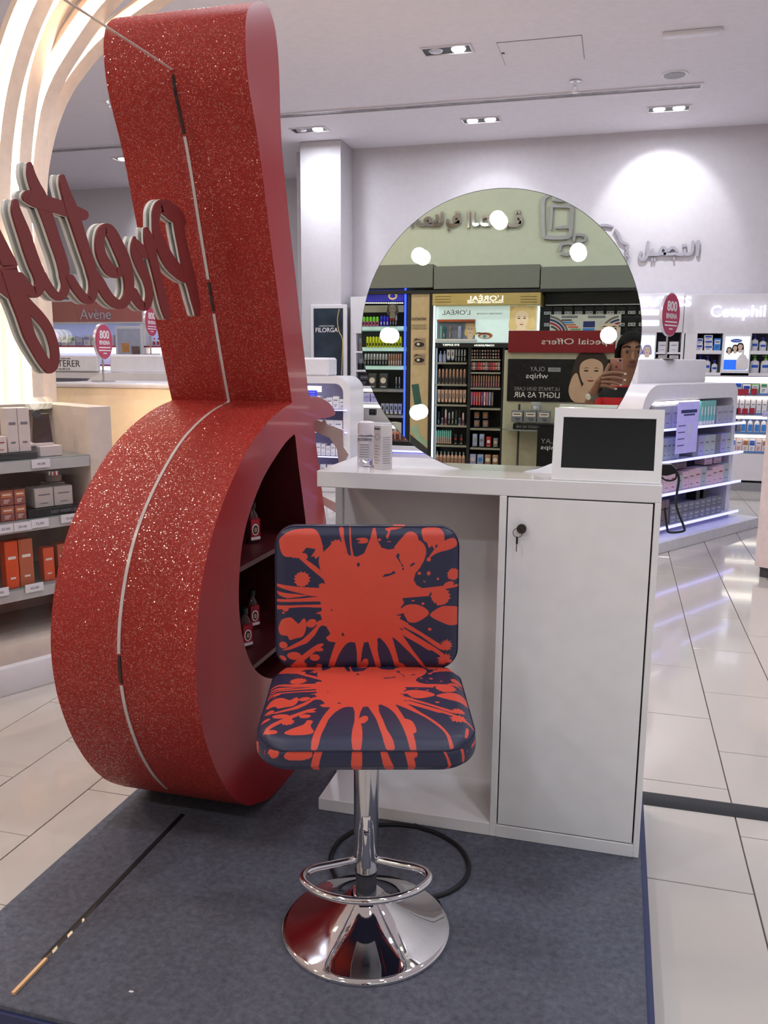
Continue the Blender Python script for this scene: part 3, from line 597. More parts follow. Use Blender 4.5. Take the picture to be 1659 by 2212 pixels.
# ------------------------------------------------------------------ glass sheet and pretty lettering
GLASS = bpy.data.materials.new('clear_sheet_glass'); GLASS.use_nodes = True; nt = GLASS.node_tree; nt.nodes.remove(nt.nodes['Principled BSDF'])
tr_ = nt.nodes.new('ShaderNodeBsdfTransparent'); gs_ = nt.nodes.new('ShaderNodeBsdfGlossy'); gs_.inputs['Roughness'].default_value = 0.0; lw_ = nt.nodes.new('ShaderNodeLayerWeight'); pw_ = nt.nodes.new('ShaderNodeMath'); pw_.operation = 'POWER'; pw_.inputs[1].default_value = 5; nt.links.new(lw_.outputs['Facing'], pw_.inputs[0]); fn_ = nt.nodes.new('ShaderNodeMath'); fn_.operation = 'MULTIPLY_ADD'; fn_.inputs[1].default_value = .6; fn_.inputs[2].default_value = .03; nt.links.new(pw_.outputs[0], fn_.inputs[0]); mi_ = nt.nodes.new('ShaderNodeMixShader')
nt.links.new(fn_.outputs[0], mi_.inputs[0]); nt.links.new(tr_.outputs[0], mi_.inputs[1]); nt.links.new(gs_.outputs[0], mi_.inputs[2]); nt.links.new(mi_.outputs[0], nt.nodes['Material Output'].inputs[0])
gpro = [p for p in fr2 if p[1] <= zt-.01]
go = [(1.305, zt+.012)]+[(min(p[0] for p in fr2 if abs(p[1]-zt) < .08)-.003, zt)]+[(p[0]-.003, p[1]) for p in gpro if p[1] > P+.06]+[(gpro[-1][0]-.004, P+.004), (1.312, P+.004)]
gt_ = thing('glass_screen', 'upright clear glass sheet carrying the script lettering, slotted into the red sculpture', 'glass screen')
B().prism(go, XG-.004, XG+.004, 'x').done('sheet', GLASS, gt_, smooth=0)
EDGE = mat('warm_lit_glass', (236, 190, 140), .25)
B().box(XG-.004, XG+.004, 1.32, 1.43, P, P+.006).done('lit_edge_strip', EDGE, gt_)  # warm light on the foot of the glass, painted as an orange strip
B().box(XG-.0042, XG+.0042, 1.305, 2.17, zt+.011, zt+.0128).done('top_edge', mat('glass_top_edge', (226, 210, 204), .2), gt_)
CORE = mat('white_foam_core', (226, 224, 218), .5, var=.04); REDG = mat('matt_red_glitter', (120, 40, 40), .5, var=.14, vscale=300)
fA = lambda x, y, w: (x/6.9125, 340+y/6.9125, w/6.9125)
fB = lambda x, y, w: (180+x/5.925, 400+y/5.925, w/5.925)
fC = lambda x, y, w: (x/6.9125, 540+y/6.9125, w/6.9125)
LET = {
 'P': [[fB(*q) for q in ((1280, 470, 75), (1200, 400, 165), (1100, 310, 175), (1010, 262, 150), (946, 330, 105), (930, 450, 82), (938, 570, 90), (972, 700, 112), (1040, 860, 140), (1130, 1010, 150), (1230, 1110, 150), (1320, 1160, 170))], [fB(*q) for q in ((1235, 480, 130), (1240, 600, 108), (1270, 750, 108), (1312, 950, 116), (1360, 1150, 120), (1400, 1300, 104), (1432, 1450, 92), (1455, 1560, 76), (1464, 1655, 48))]],
 'r': [[fB(*q) for q in ((806, 560, 42), (830, 650, 90), (860, 780, 120), (885, 900, 100), (920, 1050, 90), (965, 1230, 90), (1010, 1420, 90), (1050, 1580, 86), (1080, 1690, 60))], [fB(*q) for q in ((660, 672, 34), (652, 760, 70), (665, 850, 96), (702, 950, 108), (760, 1090, 105), (818, 1220, 95), (846, 1340, 86), (845, 1450, 84), (815, 1540, 92), (765, 1555, 96), (700, 1480, 104), (640, 1370, 110))], [fB(*q) for q in ((672, 720, 60), (740, 810, 100), (820, 880, 120), (880, 885, 84))]],
 'e': [[fB(*q) for q in ((470, 1105, 110), (420, 1125, 120), (350, 1085, 130), (275, 980, 120), (222, 850, 108), (212, 700, 100), (245, 585, 110), (305, 555, 120), (370, 625, 128), (445, 780, 138), (515, 940, 140), (565, 1100, 122), (590, 1260, 110), (575, 1410, 104), (515, 1510, 108), (430, 1520, 112), (340, 1450, 112), (270, 1350, 112), (215, 1250, 112), (150, 1140, 96))]],
 't': [[fA(*q) for q in ((932, 285, 60), (950, 400, 100), (1005, 580, 126), (1065, 760, 160), (1130, 950, 150), (1195, 1150, 146), (1275, 1400, 140), (1350, 1620, 138))]+[fC(*q) for q in ((1368, 330, 126), (1398, 470, 114), (1395, 620, 112), (1355, 735, 112), (1285, 735, 116), (1200, 650, 112), (1120, 540, 112), (1050, 420, 106))]],
 't2': [[fA(*q) for q in ((450, 105, 70), (468, 250, 116), (528, 420, 146), (610, 600, 176), (680, 800, 164), (750, 1000, 156), (830, 1250, 150), (900, 1450, 148), (955, 1650, 146))]+[fC(*q) for q in ((965, 390, 128), (984, 520, 112), (955, 650, 114), (895, 695, 118), (825, 670, 112), (750, 580, 112), (685, 470, 108), (640, 370, 100))], [fA(*q) for q in ((430, 580, 170), (560, 640, 200), (750, 700, 196), (950, 760, 190), (1100, 812, 180), (1245, 860, 150))]],
 'y': [[fA(*q) for q in ((232, 660, 74), (240, 780, 116), (288, 930, 140), (370, 1150, 162), (450, 1400, 164), (530, 1620, 164))]+[fC(*q) for q in ((572, 330, 160), (602, 460, 142), (590, 570, 140), (525, 635, 146), (440, 600, 146), (370, 520, 150), (280, 420, 170))], [fA(*q) for q in ((-160, 900, 120), (-60, 1150, 150), (60, 1420, 180), (140, 1600, 200))]+[fC(*q) for q in ((140, 300, 215), (200, 480, 225), (250, 640, 225), (310, 800, 220), (360, 1000, 175), (440, 1270, 150), (550, 1480, 145), (650, 1650, 140), (742, 1775, 130))], [fC(*q) for q in ((720, 1760, 130), (760, 1768, 130), (805, 1715, 128), (828, 1590, 122), (812, 1440, 122), (755, 1250, 124), (675, 1100, 134), (560, 960, 142), (420, 820, 150), (330, 720, 160))], [fC(*q) for q in ((-200, 330, 150), (-90, 420, 170), (20, 500, 190), (120, 580, 190), (200, 640, 190))]]}
sg = thing('script_lettering', 'red and white script letters reading pretty, seen reversed on the glass sheet', 'sign')
XF = XG+.014
_q = [0]
LET = {k: [[(x, y, w*1.1) for x, y, w in sk] for sk in v] for k, v in LET.items()}
def on_sheet(x, y, d): q = on_x(x, y, XF); return (d, q[1], q[2])
for nm, strokes in LET.items():
    bw = B(); br = B()
    for sk in strokes:
        _q[0] += 1; e = .0004*(_q[0] % 4)
        stroke_b(bw, sk, on_sheet, XG-.013+e, XG-.0045); stroke_b(bw, sk, on_sheet, XG+.0045, XF-.003-e); stroke_b(br, sk, on_sheet, XF-.003-e, XF+e)
    L_ = bw.done('letter', CORE, sg, smooth=40); br.done('red_face', REDG, L_, smooth=0)
# ================================================================== fixtures and goods of the shop
def rc(F, x0, x1, y0, y1, c=0.0):
    """a rectangle read off in pixels on the plane c of fixture F -> local x0,x1,z0,z1"""
    xm, ym = (x0+x1)/2, (y0+y1)/2
    a, _ = F.px(x0, ym, c); b, _ = F.px(x1, ym, c); _, zt = F.px(xm, y0, c); _, zb = F.px(xm, y1, c)
    return min(a, b), max(a, b), min(zb, zt), max(zb, zt)
def ctm(name, w, d, h, body, lab=None, ink=None, kind='carton'):
    """shared meshes for small goods, standing on z=0, front at y=0 (goods run back to y=d)"""
    key = (kind, round(w, 3), round(d, 3), round(h, 3), body.name, lab.name if lab else '', ink.name if ink else '')
    if key in TXT: return TXT[key]
    b = B(); ms = [body, lab or body, ink or lab or body]
    if kind == 'carton':
        b.box(-w/2, w/2, 0, d, 0, h, min(.0015, w*.03), 1); b.mi = 1; b.box(-w*.40, w*.40, -.0008, .001, h*.52, h*.86); b.mi = 2
        b.box(-w*.30, w*.30, -.0016, 0, h*.66, h*.74)
        for i in range(3): b.box(-w*.26, w*.22-i*w*.08, -.0009, .001, h*(.34-i*.09), h*(.375-i*.09))
    elif kind == 'plain':
        b.box(-w/2, w/2, 0, d, 0, h, min(.002, w*.04), 1); b.mi = 2; b.box(-w*.3, w*.3, -.001, .001, h*.62, h*.68); b.box(-w*.2, w*.2, -.001, .001, h*.2, h*.24)
    elif kind == 'pump':
        r = w/2; b.lathe([(0, 0), (r*.92, 0), (r, h*.02), (r, h*.56), (r*.9, h*.66), (r*.45, h*.72), (r*.3, h*.74), (r*.3, h*.78)], (0, r*.6, 0), 16, sy=.6); b.mi = 2
        b.lathe([(r*.36, h*.76), (r*.36, h*.84), (r*.14, h*.86), (r*.14, h*.93), (r*.34, h*.94), (r*.34, h), (0, h)], (0, r*.6, 0), 12); b.box(-r*.75, 0, r*.45, r*.75, h*.945, h*.985)
        b.mi = 1; b.box(-r*.7, r*.7, -.001, .004, h*.3, h*.46, .001, 1)
    elif kind == 'bottle':
        r = w/2; b.lathe([(0, 0), (r*.95, 0), (r, h*.02), (r, h*.6), (r*.85, h*.7), (r*.4, h*.78), (r*.36, h*.8)], (0, r*.7, 0), 16, sy=.7); b.mi = 2
        b.lathe([(r*.42, h*.8), (r*.42, h*.99), (r*.36, h), (0, h)], (0, r*.7, 0), 12); b.mi = 1; b.box(-r*.75, r*.75, -.001, .003, h*.12, h*.55, .001, 1)
    elif kind == 'tube':
        r = w/2; b.lathe([(0, 0), (r, 0), (r, h*.48)], (0, r, 0), 10); b.mi = 1; b.lathe([(r*.98, h*.48), (r, h*.5), (r*.96, h*.9), (r*.5, h), (0, h)], (0, r, 0), 10); b.mi = 2; b.box(-r*.5, r*.5, -.0006, .001, h*.12, h*.4)
    elif kind == 'stand':          # squeezed tube on its cap
        r = w/2; b.mi = 1; b.lathe([(0, 0), (r*.8, 0), (r*.8, h*.16)], (0, r, 0), 10); b.mi = 0
        b.prism([(-r*.8, h*.16), (r*.8, h*.16), (r, h), (-r, h)], r*.4, r*1.6); b.mi = 2; b.box(-r*.4, r*.4, r*.4-.001, r*.4, h*.4, h*.75)
    elif kind == 'jar':
        r = w/2; b.lathe([(0, 0), (r*.92, 0), (r, h*.06), (r, h*.55), (r*.95, h*.6)], (0, r, 0), 18); b.mi = 1; b.lathe([(r*1.02, h*.6), (r*1.03, h*.95), (r*.96, h), (0, h)], (0, r, 0), 18)
    elif kind == 'compact':        # round pan in a square tray
        b.box(-w/2, w/2, 0, d, 0, h, w*.08, 2); b.mi = 1; b.cyl((0, -.001, h*.52), w*.36, .006, 16, 'y'); b.mi = 2; b.box(-w*.3, w*.3, -.002, 0, h*.04, h*.13)
    elif kind == 'card':
        b.box(-w/2, w/2, 0, d, 0, h, .001, 1); b.mi = 1; b.box(-w*.42, w*.42, -.002, 0, h*.06, h*.42); b.mi = 2
        for s in (-1, 1): b.prism([(s*w*.2+w*.14*math.cos(a), h*.2+h*.09*math.sin(a)) for a in (0, .8, 1.57, 2.3, 3.14)], -.004, -.001)
    me = b.mesh(name, ms); TXT[key] = me; return me
def good(F, me, name, label, cat, x, y, z, group=None, turn=0):
    return tag(put(name, me, None, F.w(x, y, z), F.rz+turn), label, cat, group)
ORD = 'first second third fourth fifth sixth seventh eighth ninth tenth eleventh twelfth'.split()
def olab(label, i, n, F):
    if isinstance(label, list): label = label[i % len(label)]
    k = n-1-i if isinstance(F, Fm) else i
    if n > 1: label = label.replace(', seen in the mirror', ', mirrored')
    return label if n < 2 else '%s, %s from left' % (label, ORD[k])
class Fm(Fr):
    """fixture facing the mirror: px() reads a position off the mirror image"""
    def __init__(s, Yw): Fr.__init__(s, 0, Yw, 180); s.Yw = Yw
    def px(s, x, y, c=0.0):
        q = on_y(x, y, 2*MY-s.Yw+c); return float(-q[0]), float(q[2])
def rowpx(F, kind, name, label, cat, group, x0, x1, n, ytop, ybot, c, mats, d=.05, fill=.86, hs=(1,), step=0):
    """n goods side by side between pixel x0 and x1; mats is one (body,label,ink) or a list to cycle"""
    a, b, z0, z1 = rc(F, x0, x1, ytop, ybot, c); w = (b-a)/n; ms = mats if isinstance(mats, list) else [mats]
    for i in range(n):
        m = ms[i % len(ms)]; me = ctm(name, w*fill, d, (z1-z0)*hs[i % len(hs)], *m, kind=kind)
        good(F, me, name, olab(label, i, n, F), cat, a+w*(i+.5), c, z0+.0005, group)
def fixture(F, name, label, cat, group=None):
    return thing(name, label, cat, F.o, F.rz, group)
def slab(F, t, name, m, x0, x1, y0, y1, c0, c1, bev=.003):
    a, b, z0, z1 = rc(F, x0, x1, y0, y1, c0); return B().box(a, b, c0, c1, z0, z1, bev, 1).done(name, m, t)
def portrait(F, t, cx, cy, h, y, skin, hair, lip, wide=.72, shift=0, big=1.0):
    """a flat printed face: hair, face, brows, eyes, nose and lips in layers on a poster; cx,cy local, h = face height"""
    w = h*wide
    B().prism([tuple(q) for q in smoothpts([(cx-w*.75*big, cy-h*.5), (cx-w*.78*big, cy+h*.1), (cx-w*.5*big, cy+h*.62), (cx, cy+h*.74), (cx+w*.55*big, cy+h*.6), (cx+w*.8*big, cy), (cx+w*.7*big, cy-h*.55)], 4, True)], y-.0006, y).done('printed_hair', hair, t)
    B().prism([tuple(q) for q in smoothpts([(cx-w*.24, cy-h*.3), (cx+w*.24, cy-h*.3), (cx+w*.4, cy-h*.85), (cx-w*.4, cy-h*.85)], 3, True)], y-.001, y).done('printed_neck', skin, t)
    B().prism([tuple(q) for q in smoothpts([(cx+shift, cy-h*.5), (cx+w*.3, cy-h*.36), (cx+w*.48, cy), (cx+w*.42, cy+h*.32), (cx, cy+h*.46), (cx-w*.42, cy+h*.32), (cx-w*.48, cy), (cx-w*.3, cy-h*.36)], 4, True)], y-.0014, y).done('printed_face', skin, t)
    b = B()
    for s in (-1, 1):
        b.prism(disc(cx+s*w*.21+shift, cy+h*.06, w*.1, h*.028, 0, 12), y-.002, y-.0014); b.prism([(cx+s*w*.08+shift, cy+h*.14), (cx+s*w*.2+shift, cy+h*.175), (cx+s*w*.36+shift, cy+h*.13), (cx+s*w*.2+shift, cy+h*.15)], y-.002, y-.0014)
    b.prism([(cx-w*.05+shift, cy-h*.14), (cx+shift, cy-h*.16), (cx+w*.06+shift, cy-h*.14), (cx+shift, cy-h*.145)], y-.002, y-.0014); b.done('printed_eyes', HAIRP, t)
    B().prism([tuple(q) for q in smoothpts([(cx-w*.16+shift, cy-h*.26), (cx-w*.05+shift, cy-h*.235), (cx+shift, cy-h*.245), (cx+w*.05+shift, cy-h*.235), (cx+w*.16+shift, cy-h*.26), (cx+shift, cy-h*.305)], 3, True)], y-.002, y-.0014).done('printed_lips', lip, t)
LIPP = mat('printed_lips', (160, 70, 70), .5); SKIN2 = mat('printed_pale_skin', (226, 200, 180), .5); BLOND = mat('printed_blond', (222, 190, 130), .5)
BLUEP = mat('blue_print', (30, 84, 190), .45); SKYP = mat('sky_print', (56, 130, 210), .45); GRNP = mat('green_print', (110, 160, 110), .5); TEALP = mat('teal_plastic', (120, 190, 184), .4)
PINKC = mat('pink_carton', (222, 190, 194), .5); LILAC = mat('lilac_panel', (168, 164, 206), .5); SAGE = mat('sage_carton', (176, 186, 184), .5); BROWN = mat('brown_bottle', (106, 60, 44), .3); AMBER = mat('amber_pack', (186, 110, 70), .4)
REDT = mat('crimson_tag', (164, 34, 58), .5); GREYC = mat('silver_grey_carton', (122, 124, 134), .4); TAUPE = mat('taupe_carton', (120, 104, 104), .5); WCART = mat('white_box', (222, 220, 226), .5); BLUCAP = mat('blue_cap', (36, 54, 176), .4); GRNCAP = mat('green_cap', (110, 178, 60), .4)
LBOX = mat('lit_poster_white', (232, 250, 255), .5, emit=.75, var=0); LBOXB = mat('lit_poster_blue', (40, 110, 240), .5, emit=.45, var=0)
NICHE = mat('niche_grey', (84, 80, 96), .6)

# ------------------------------------------------------------------ far wall bays
FW = Fr(0, 10.0, 0)
def far_bay(name, label, x0, x1):
    t = fixture(FW, name, label, 'shelving'); a, b, _, zt = rc(FW, x0, x1, 634, 700)
    B().box(a, b, .37, .415, 0, zt).done('back_panel', LILAC, t); B().box(a, b, -.01, .37, 0, .09).done('plinth', GREY, t)
    return t, a, b, zt
t, a, b, zt = far_bay('wall_bay', 'white wall bay under the glowing rounded lettering', 1478, 1840)
slab(FW, t, 'fascia', WHITE, 1478, 1840, 634, 720, 0, .37); slab(FW, t, 'upright', WHITE, 1478, 1504, 720, 812, 0, .37); slab(FW, t, 'light_box_frame', WHITE, 1559, 1621, 720, 812, 0, .37); slab(FW, t, 'middle_shelf', WHITE, 1504, 1559, 757, 765, 0, .37)
slab(FW, t, 'middle_shelf', WHITE, 1621, 1840, 758, 766, 0, .37); slab(FW, t, 'lower_shelf', WHITE, 1478, 1840, 806, 813, 0, .37); slab(FW, t, 'base_cabinet', WHITE, 1478, 1840, 982, 1040, 0, .37); slab(FW, t, 'upright', WHITE, 1478, 1488, 813, 982, 0, .37)
slab(FW, t, 'niche_back', NICHE, 1504, 1559, 720, 806, .33, .37, 0); slab(FW, t, 'niche_back', NICHE, 1621, 1840, 720, 806, .33, .37, 0)
SHB = mat('blue_shelf_lip', (84, 128, 190), .4)
for y in (852, 895, 936, 978):
    sh = slab(FW, t, 'shelf', WHITE, 1488, 1840, y, y+4, .01, .37); slab(FW, t, 'shelf_lip', SHB, 1488, 1840, y-2, y+2, 0, .01, 0); slab(FW, t, 'shelf_light', LEDW, 1488, 1840, y+5, y+11, .02, .05, 0)
slab(FW, t, 'shelf_light', LEDW, 1488, 1840, 815, 828, .02, .05, 0)
SIGNW = mat('lit_white_letters', (255, 255, 255), .4, emit=.95, ecol=(236, 234, 255), var=0)
x0, x1, z0, z1 = rc(FW, 1534, 1652, 660, 693); text('Cetaphil', x0, x1, z0, z1, -.03, SIGNW, t, .03, bold=.012)
lb = fixture(FW, 'light_box', 'glowing blue and white skincare poster box between the shelf niches', 'light box')
slab(FW, lb, 'panel', LBOX, 1565, 1618, 727, 800, -.012, -.002); slab(FW, lb, 'blue_band', LBOXB, 1563, 1612, 777, 799, -.016, -.012, 0)
x0, x1, z0, z1 = rc(FW, 1578, 1603, 732, 740); B().prism(disc((x0+x1)/2, (z0+z1)/2, (x1-x0)/2, (z1-z0)/2), -.018, -.012).done('logo_patch', BLUEP, lb); text('Cetaphil', x0+.015, x1-.015, z0+.008, z1-.008, -.018, WHL, lb, .002)
for px_, py_, h in ((1575, 757, .05), (1588, 753, .058), (1599, 750, .064)):
    c_ = FW.px(px_, py_, -.012); portrait(FW, lb, c_[0], c_[1], h, -.013, SKIN2, HAIRP, LIPP)
c_ = FW.px(1602, 796, -.016); B().lathe([(0, 0), (.055, 0), (.06, .01), (.06, .1), (.03, .15), (.012, .16), (.012, .2), (.03, .2), (0, .21)], (c_[0], -.018, c_[1]-.01), 16, sy=.05).done('printed_bottle', WHL, lb)
W_BL = (WCART, BLUEP, NAVYP); 
rowpx(FW, 'carton', 'soap_carton', 'white blue-marked carton, upper of the short stack in the upper niche', 'box', 'cartons in the upper niche', 1505, 1519, 1, 731, 744, .02, W_BL, .1); rowpx(FW, 'carton', 'soap_carton', 'white blue-marked carton, lower of the short stack in the upper niche', 'box', 'cartons in the upper niche', 1504, 1519, 1, 744, 757, .02, W_BL, .1)
for y0, y1, wd in ((724, 735, 'top'), (735, 746, 'middle'), (746, 757, 'bottom')): rowpx(FW, 'carton', 'soap_carton', 'white blue-marked carton, %s of the tall stack in the upper niche' % wd, 'box', 'cartons in the upper niche', 1520, 1541, 1, y0, y1, .02, W_BL, .1)
rowpx(FW, 'carton', 'blue_carton', 'bright blue carton with a pale panel beside the stacked soap cartons', 'box', None, 1541, 1558, 1, 731, 757, .02, (SKYP, WCART, NAVYP), .08)
rowpx(FW, 'pump', 'lotion_bottle', 'blue-headed white pump bottle in the lower niche by the poster', 'bottle', 'blue pump bottles by the poster', 1505, 1552, 3, 767, 806, .05, (WCART, BLUEP, BLUCAP), .1, .8, (1, .95, .72))
rowpx(FW, 'pump', 'lotion_bottle', 'blue-headed white pump bottle in the niche beyond the poster', 'bottle', 'blue pump bottles beyond the poster', 1622, 1676, 3, 724, 758, .05, (WCART, BLUEP, BLUCAP), .1, .85, (1, .85))
rowpx(FW, 'pump', 'cleanser_bottle', 'green-headed white pump bottle under the blue pumps', 'bottle', 'green pump bottles', 1619, 1690, 3, 768, 806, .05, (WCART, BLUEP, GRNCAP), .1, .85)
rowpx(FW, 'carton', 'cream_carton', ['white carton with blue panel on the top lit shelf', 'green carton on the top lit shelf', 'white carton with green panel on the top lit shelf', 'sage carton with blue panel on the top lit shelf'], 'box', 'cartons on the top lit shelf', 1530, 1660, 7, 824, 850, .05, [(WCART, BLUEP, NAVYP), (GRNP, WCART, NAVYP), (WCART, GRNP, NAVYP), (SAGE, BLUEP, NAVYP)], .09, .9, (.7, .85, .9, 1, .75, .8, 1))
rowpx(FW, 'plain', 'white_carton', 'tall white carton in the row on the second lit shelf', 'box', 'white cartons on the second lit shelf', 1560, 1670, 9, 862, 895, .05, (WCART, WCART, TXTG), .07)
rowpx(FW, 'bottle', 'micellar_bottle', 'clear bottle with light blue cap on the third lit shelf', 'bottle', 'clear bottles on the third lit shelf', 1599, 1672, 5, 902, 936, .05, (WCART, SKYP, SKYP), .07, .8); rowpx(FW, 'plain', 'grey_carton', ['slim navy carton beside the clear bottles on the third lit shelf', 'slim grey carton beside the clear bottles on the third lit shelf'], 'box', 'grey cartons on the third lit shelf', 1583, 1599, 2, 904, 936, .05, [(NAVYP, GREYC, GREYC), (GREYC, SKYP, TXTD)], .06)
rowpx(FW, 'carton', 'beige_carton', ['white blue-marked carton on the lowest lit shelf', 'pink carton on the lowest lit shelf', 'cream and amber carton on the lowest lit shelf'], 'box', 'pale cartons on the lowest lit shelf', 1575, 1660, 6, 948, 977, .05, [(WCART, BLUEP, TXTG), (PINKC, WCART, TXTG), (CREAM, AMBER, TXTG)], .08, .93)
for i, (x, y) in enumerate(((1600, 847), (1611, 847), (1629, 846), (1588, 889), (1594, 888), (1609, 889), (1624, 888))):
    c_ = FW.px(x, y, -.02); tg = thing('shelf_tag', 'crimson price wobbler on the %s lit shelf edge, %s from left' % (('top', 'top', 'top', 'second', 'second', 'second', 'second')[i], ORD[(0, 1, 2, 0, 1, 2, 3)[i]]), 'price tag', FW.w(c_[0], -.02, c_[1]), 0, 'crimson wobblers on the far shelves')
    B().box(-.028, .028, -.004, 0, -.032, .034, .003, 1).done('card', REDT, tg); B().box(-.004, .004, 0, .02, -.05, -.028).done('clip', STEEL, tg)
# neighbouring bay with the half-hidden sign
t, a, b, zt = far_bay('wall_bay', 'white wall bay with glowing capital letters behind the round mirror', 1290, 1478)
slab(FW, t, 'fascia', WHITE, 1290, 1477, 634, 718, 0, .37); slab(FW, t, 'light_box_frame', WHITE, 1290, 1417, 718, 780, 0, .37); slab(FW, t, 'upright', WHITE, 1471, 1477, 718, 780, 0, .37); slab(FW, t, 'middle_shelf', WHITE, 1417, 1471, 761, 765, 0, .37); slab(FW, t, 'lower_panel', WHITE, 1290, 1477, 780, 1040, 0, .37); slab(FW, t, 'niche_back', NICHE, 1417, 1471, 718, 780, .33, .37, 0)
x0, x1, z0, z1 = rc(FW, 1290, 1493, 642, 664); text('SKINCEUTICS', x0, x1, z0, z1, -.03, SIGNW, t, .03, bold=.02)
for y in (675, 698): slab(FW, t, 'light_bar', SIGNW, 1376, 1424, y-6, y+6, -.02, -.003, .006)
lb = fixture(FW, 'light_box', 'small glowing poster of two faces beside the round mirror', 'light box'); slab(FW, lb, 'panel', LBOX, 1340, 1414, 725, 776, -.012, -.002)
for px_ in (1378, 1398):
    c_ = FW.px(px_, 757, -.012); portrait(FW, lb, c_[0], c_[1], .085, -.013, SKIN2, LILAC, LIPP)
rowpx(FW, 'plain', 'white_carton', 'white carton, upper row of the small niche beside the two-face poster', 'box', 'cartons in the small niche', 1419, 1468, 2, 738, 761, .05, (WCART, WCART, TXTG), .08, .8); rowpx(FW, 'plain', 'white_carton', 'white carton, lower row of the small niche beside the two-face poster', 'box', 'cartons in the small niche', 1419, 1468, 2, 767, 780, .05, (WCART, WCART, TXTG), .08, .8)

# relief letters and profile on the far wall: at-tajmil (beauty)
MET = mat('satin_metal_letters', (176, 172, 182), .3, .55)
WF = Fr(0, 10.42, 0)
def relief(F, name, label, strokes, depth=.035, m=MET, cc=0, cat='sign'):
    t = fixture(F, name, label, cat)
    for k, sk in enumerate(strokes):
        b = B(); path = []
        for x, y, w in sk:
            q = F.px(x, y, cc); q2 = F.px(x+w, y, cc); path.append((q[0], q[1], abs(q2[0]-q[0])))
        stroke_b(b, path, lambda p, q, d: (p, d, q), cc-depth-.0006*(k % 5), cc-depth*.25); b.done('stroke', m, t)
        for p in (path[0], path[-1]): B().cyl((p[0], cc-depth*.12, p[1]), p[2]*.2, depth*.24, 8, 'y').done('stud', STEEL, t)
    return t
cv = lambda x, y, w=26: (1260+x/4.158, 440+y/4.158, w/4.158)
relief(WF, 'wall_lettering', 'satin metal Arabic lettering on the white far wall', [
 [cv(1030, 340), cv(1030, 400), cv(1022, 465)],
 [cv(983, 345), cv(980, 420), cv(955, 455), cv(915, 455), cv(910, 420)], [cv(915, 450), cv(880, 460), cv(840, 455), cv(810, 450)], [cv(760, 455), cv(800, 455), cv(845, 440), cv(820, 405), cv(790, 400), cv(765, 425)],
 [cv(765, 455), cv(730, 455), cv(745, 420), cv(715, 395), cv(690, 425), cv(705, 452), cv(740, 452)], [cv(690, 455), cv(650, 460), cv(625, 455), cv(620, 420)], [cv(625, 458), cv(590, 460), cv(575, 440), cv(580, 350)], [cv(580, 400), cv(572, 470), cv(545, 505), cv(515, 500), cv(508, 465), cv(520, 440)],
 [cv(895, 372, 18), cv(895, 388, 18)], [cv(918, 370, 18), cv(918, 386, 18)], [cv(812, 490, 18), cv(812, 506, 18)], [cv(618, 498, 18), cv(618, 514, 18)], [cv(640, 498, 18), cv(640, 514, 18)]])
relief(WF, 'wall_profile', 'satin metal line profile of a face on the far wall beside the mirror', [
 [cv(100, 225, 22), cv(140, 205, 22), cv(200, 196, 24), cv(265, 210, 16)], [cv(290, 240, 22), cv(320, 290, 24), cv(345, 345, 24), cv(400, 375, 20), cv(385, 400, 18)], [cv(385, 405, 18), cv(400, 430, 18), cv(380, 460, 18), cv(412, 478, 18), cv(408, 505, 18)], [cv(410, 500, 18), cv(400, 545, 20), cv(370, 570, 20), cv(320, 575, 20)]])

# ------------------------------------------------------------------ column poster, shelving between column and mirror
CW = Fr(0, 9.95, 0)
t = fixture(CW, 'framed_poster', 'dark framed poster on the white column', 'poster')
slab(CW, t, 'frame', WHITE, 671, 749, 658, 872, -.03, -.002, .006); slab(CW, t, 'print', mat('dark_teal_poster', (44, 56, 68), .12, var=.35, vscale=5), 678, 741, 666, 868, -.034, -.03, 0)
x0, x1, z0, z1 = rc(CW, 684, 732, 708, 718); text('FILORGA', x0, x1, z0, z1, -.034, WHL, t, .002, bold=.012); x0, x1, z0, z1 = rc(CW, 691, 724, 703, 706); text('LABORATOIRES', x0, x1, z0, z1, -.034, WHL, t, .002)
b = B()
b.tube([tuple(np.array([*[CW.px(q[0], q[1], -.035)[0]], -.036, CW.px(q[0], q[1], -.035)[1]])) for q in smoothpts([(733, 667), (729, 690), (732, 715), (740, 735), (739, 780), (738, 810)], 5)], .006, 6); b.done('gold_line', mat('gold_print', (206, 170, 110), .4), t)
c_ = CW.px(721, 812, -.04); B().lathe([(0, 0), (.03, 0), (.03, .11), (.012, .13), (.012, .19), (0, .2)], (c_[0], -.036, c_[1]-.05), 12, sy=.1).done('printed_vial', WHL, t)
t = fixture(FW, 'wall_bay', 'white wall bay with dark bottles between the column and the mirror', 'shelving')
slab(FW, t, 'fascia', WHITE, 757, 960, 640, 720, 0, .37); slab(FW, t, 'upright', WHITE, 757, 769, 720, 1000, 0, .37); slab(FW, t, 'back_panel', WHITE, 757, 960, 720, 1040, .35, .41)
for y in (759, 800): slab(FW, t, 'shelf', WHITE, 769, 960, y, y+4, 0, .35)
for y in (838, 873): slab(FW, t, 'shelf', WHITE, 757, 960, y-3, y+2, 0, .35); slab(FW, t, 'shelf_light', LEDW, 769, 960, y+3, y+9, .02, .05, 0)
slab(FW, t, 'worktop', WHITE, 757, 960, 963, 972, -.12, .35); slab(FW, t, 'shelf_light', LEDB, 845, 960, 973, 978, -.11, -.08, 0); slab(FW, t, 'base_cabinet', WHITE, 757, 960, 978, 1052, -.08, .35); slab(FW, t, 'shelf', WHITE, 757, 960, 915, 919, 0, .35); slab(FW, t, 'shelf_light', LEDW, 769, 960, 920, 926, .02, .05, 0)
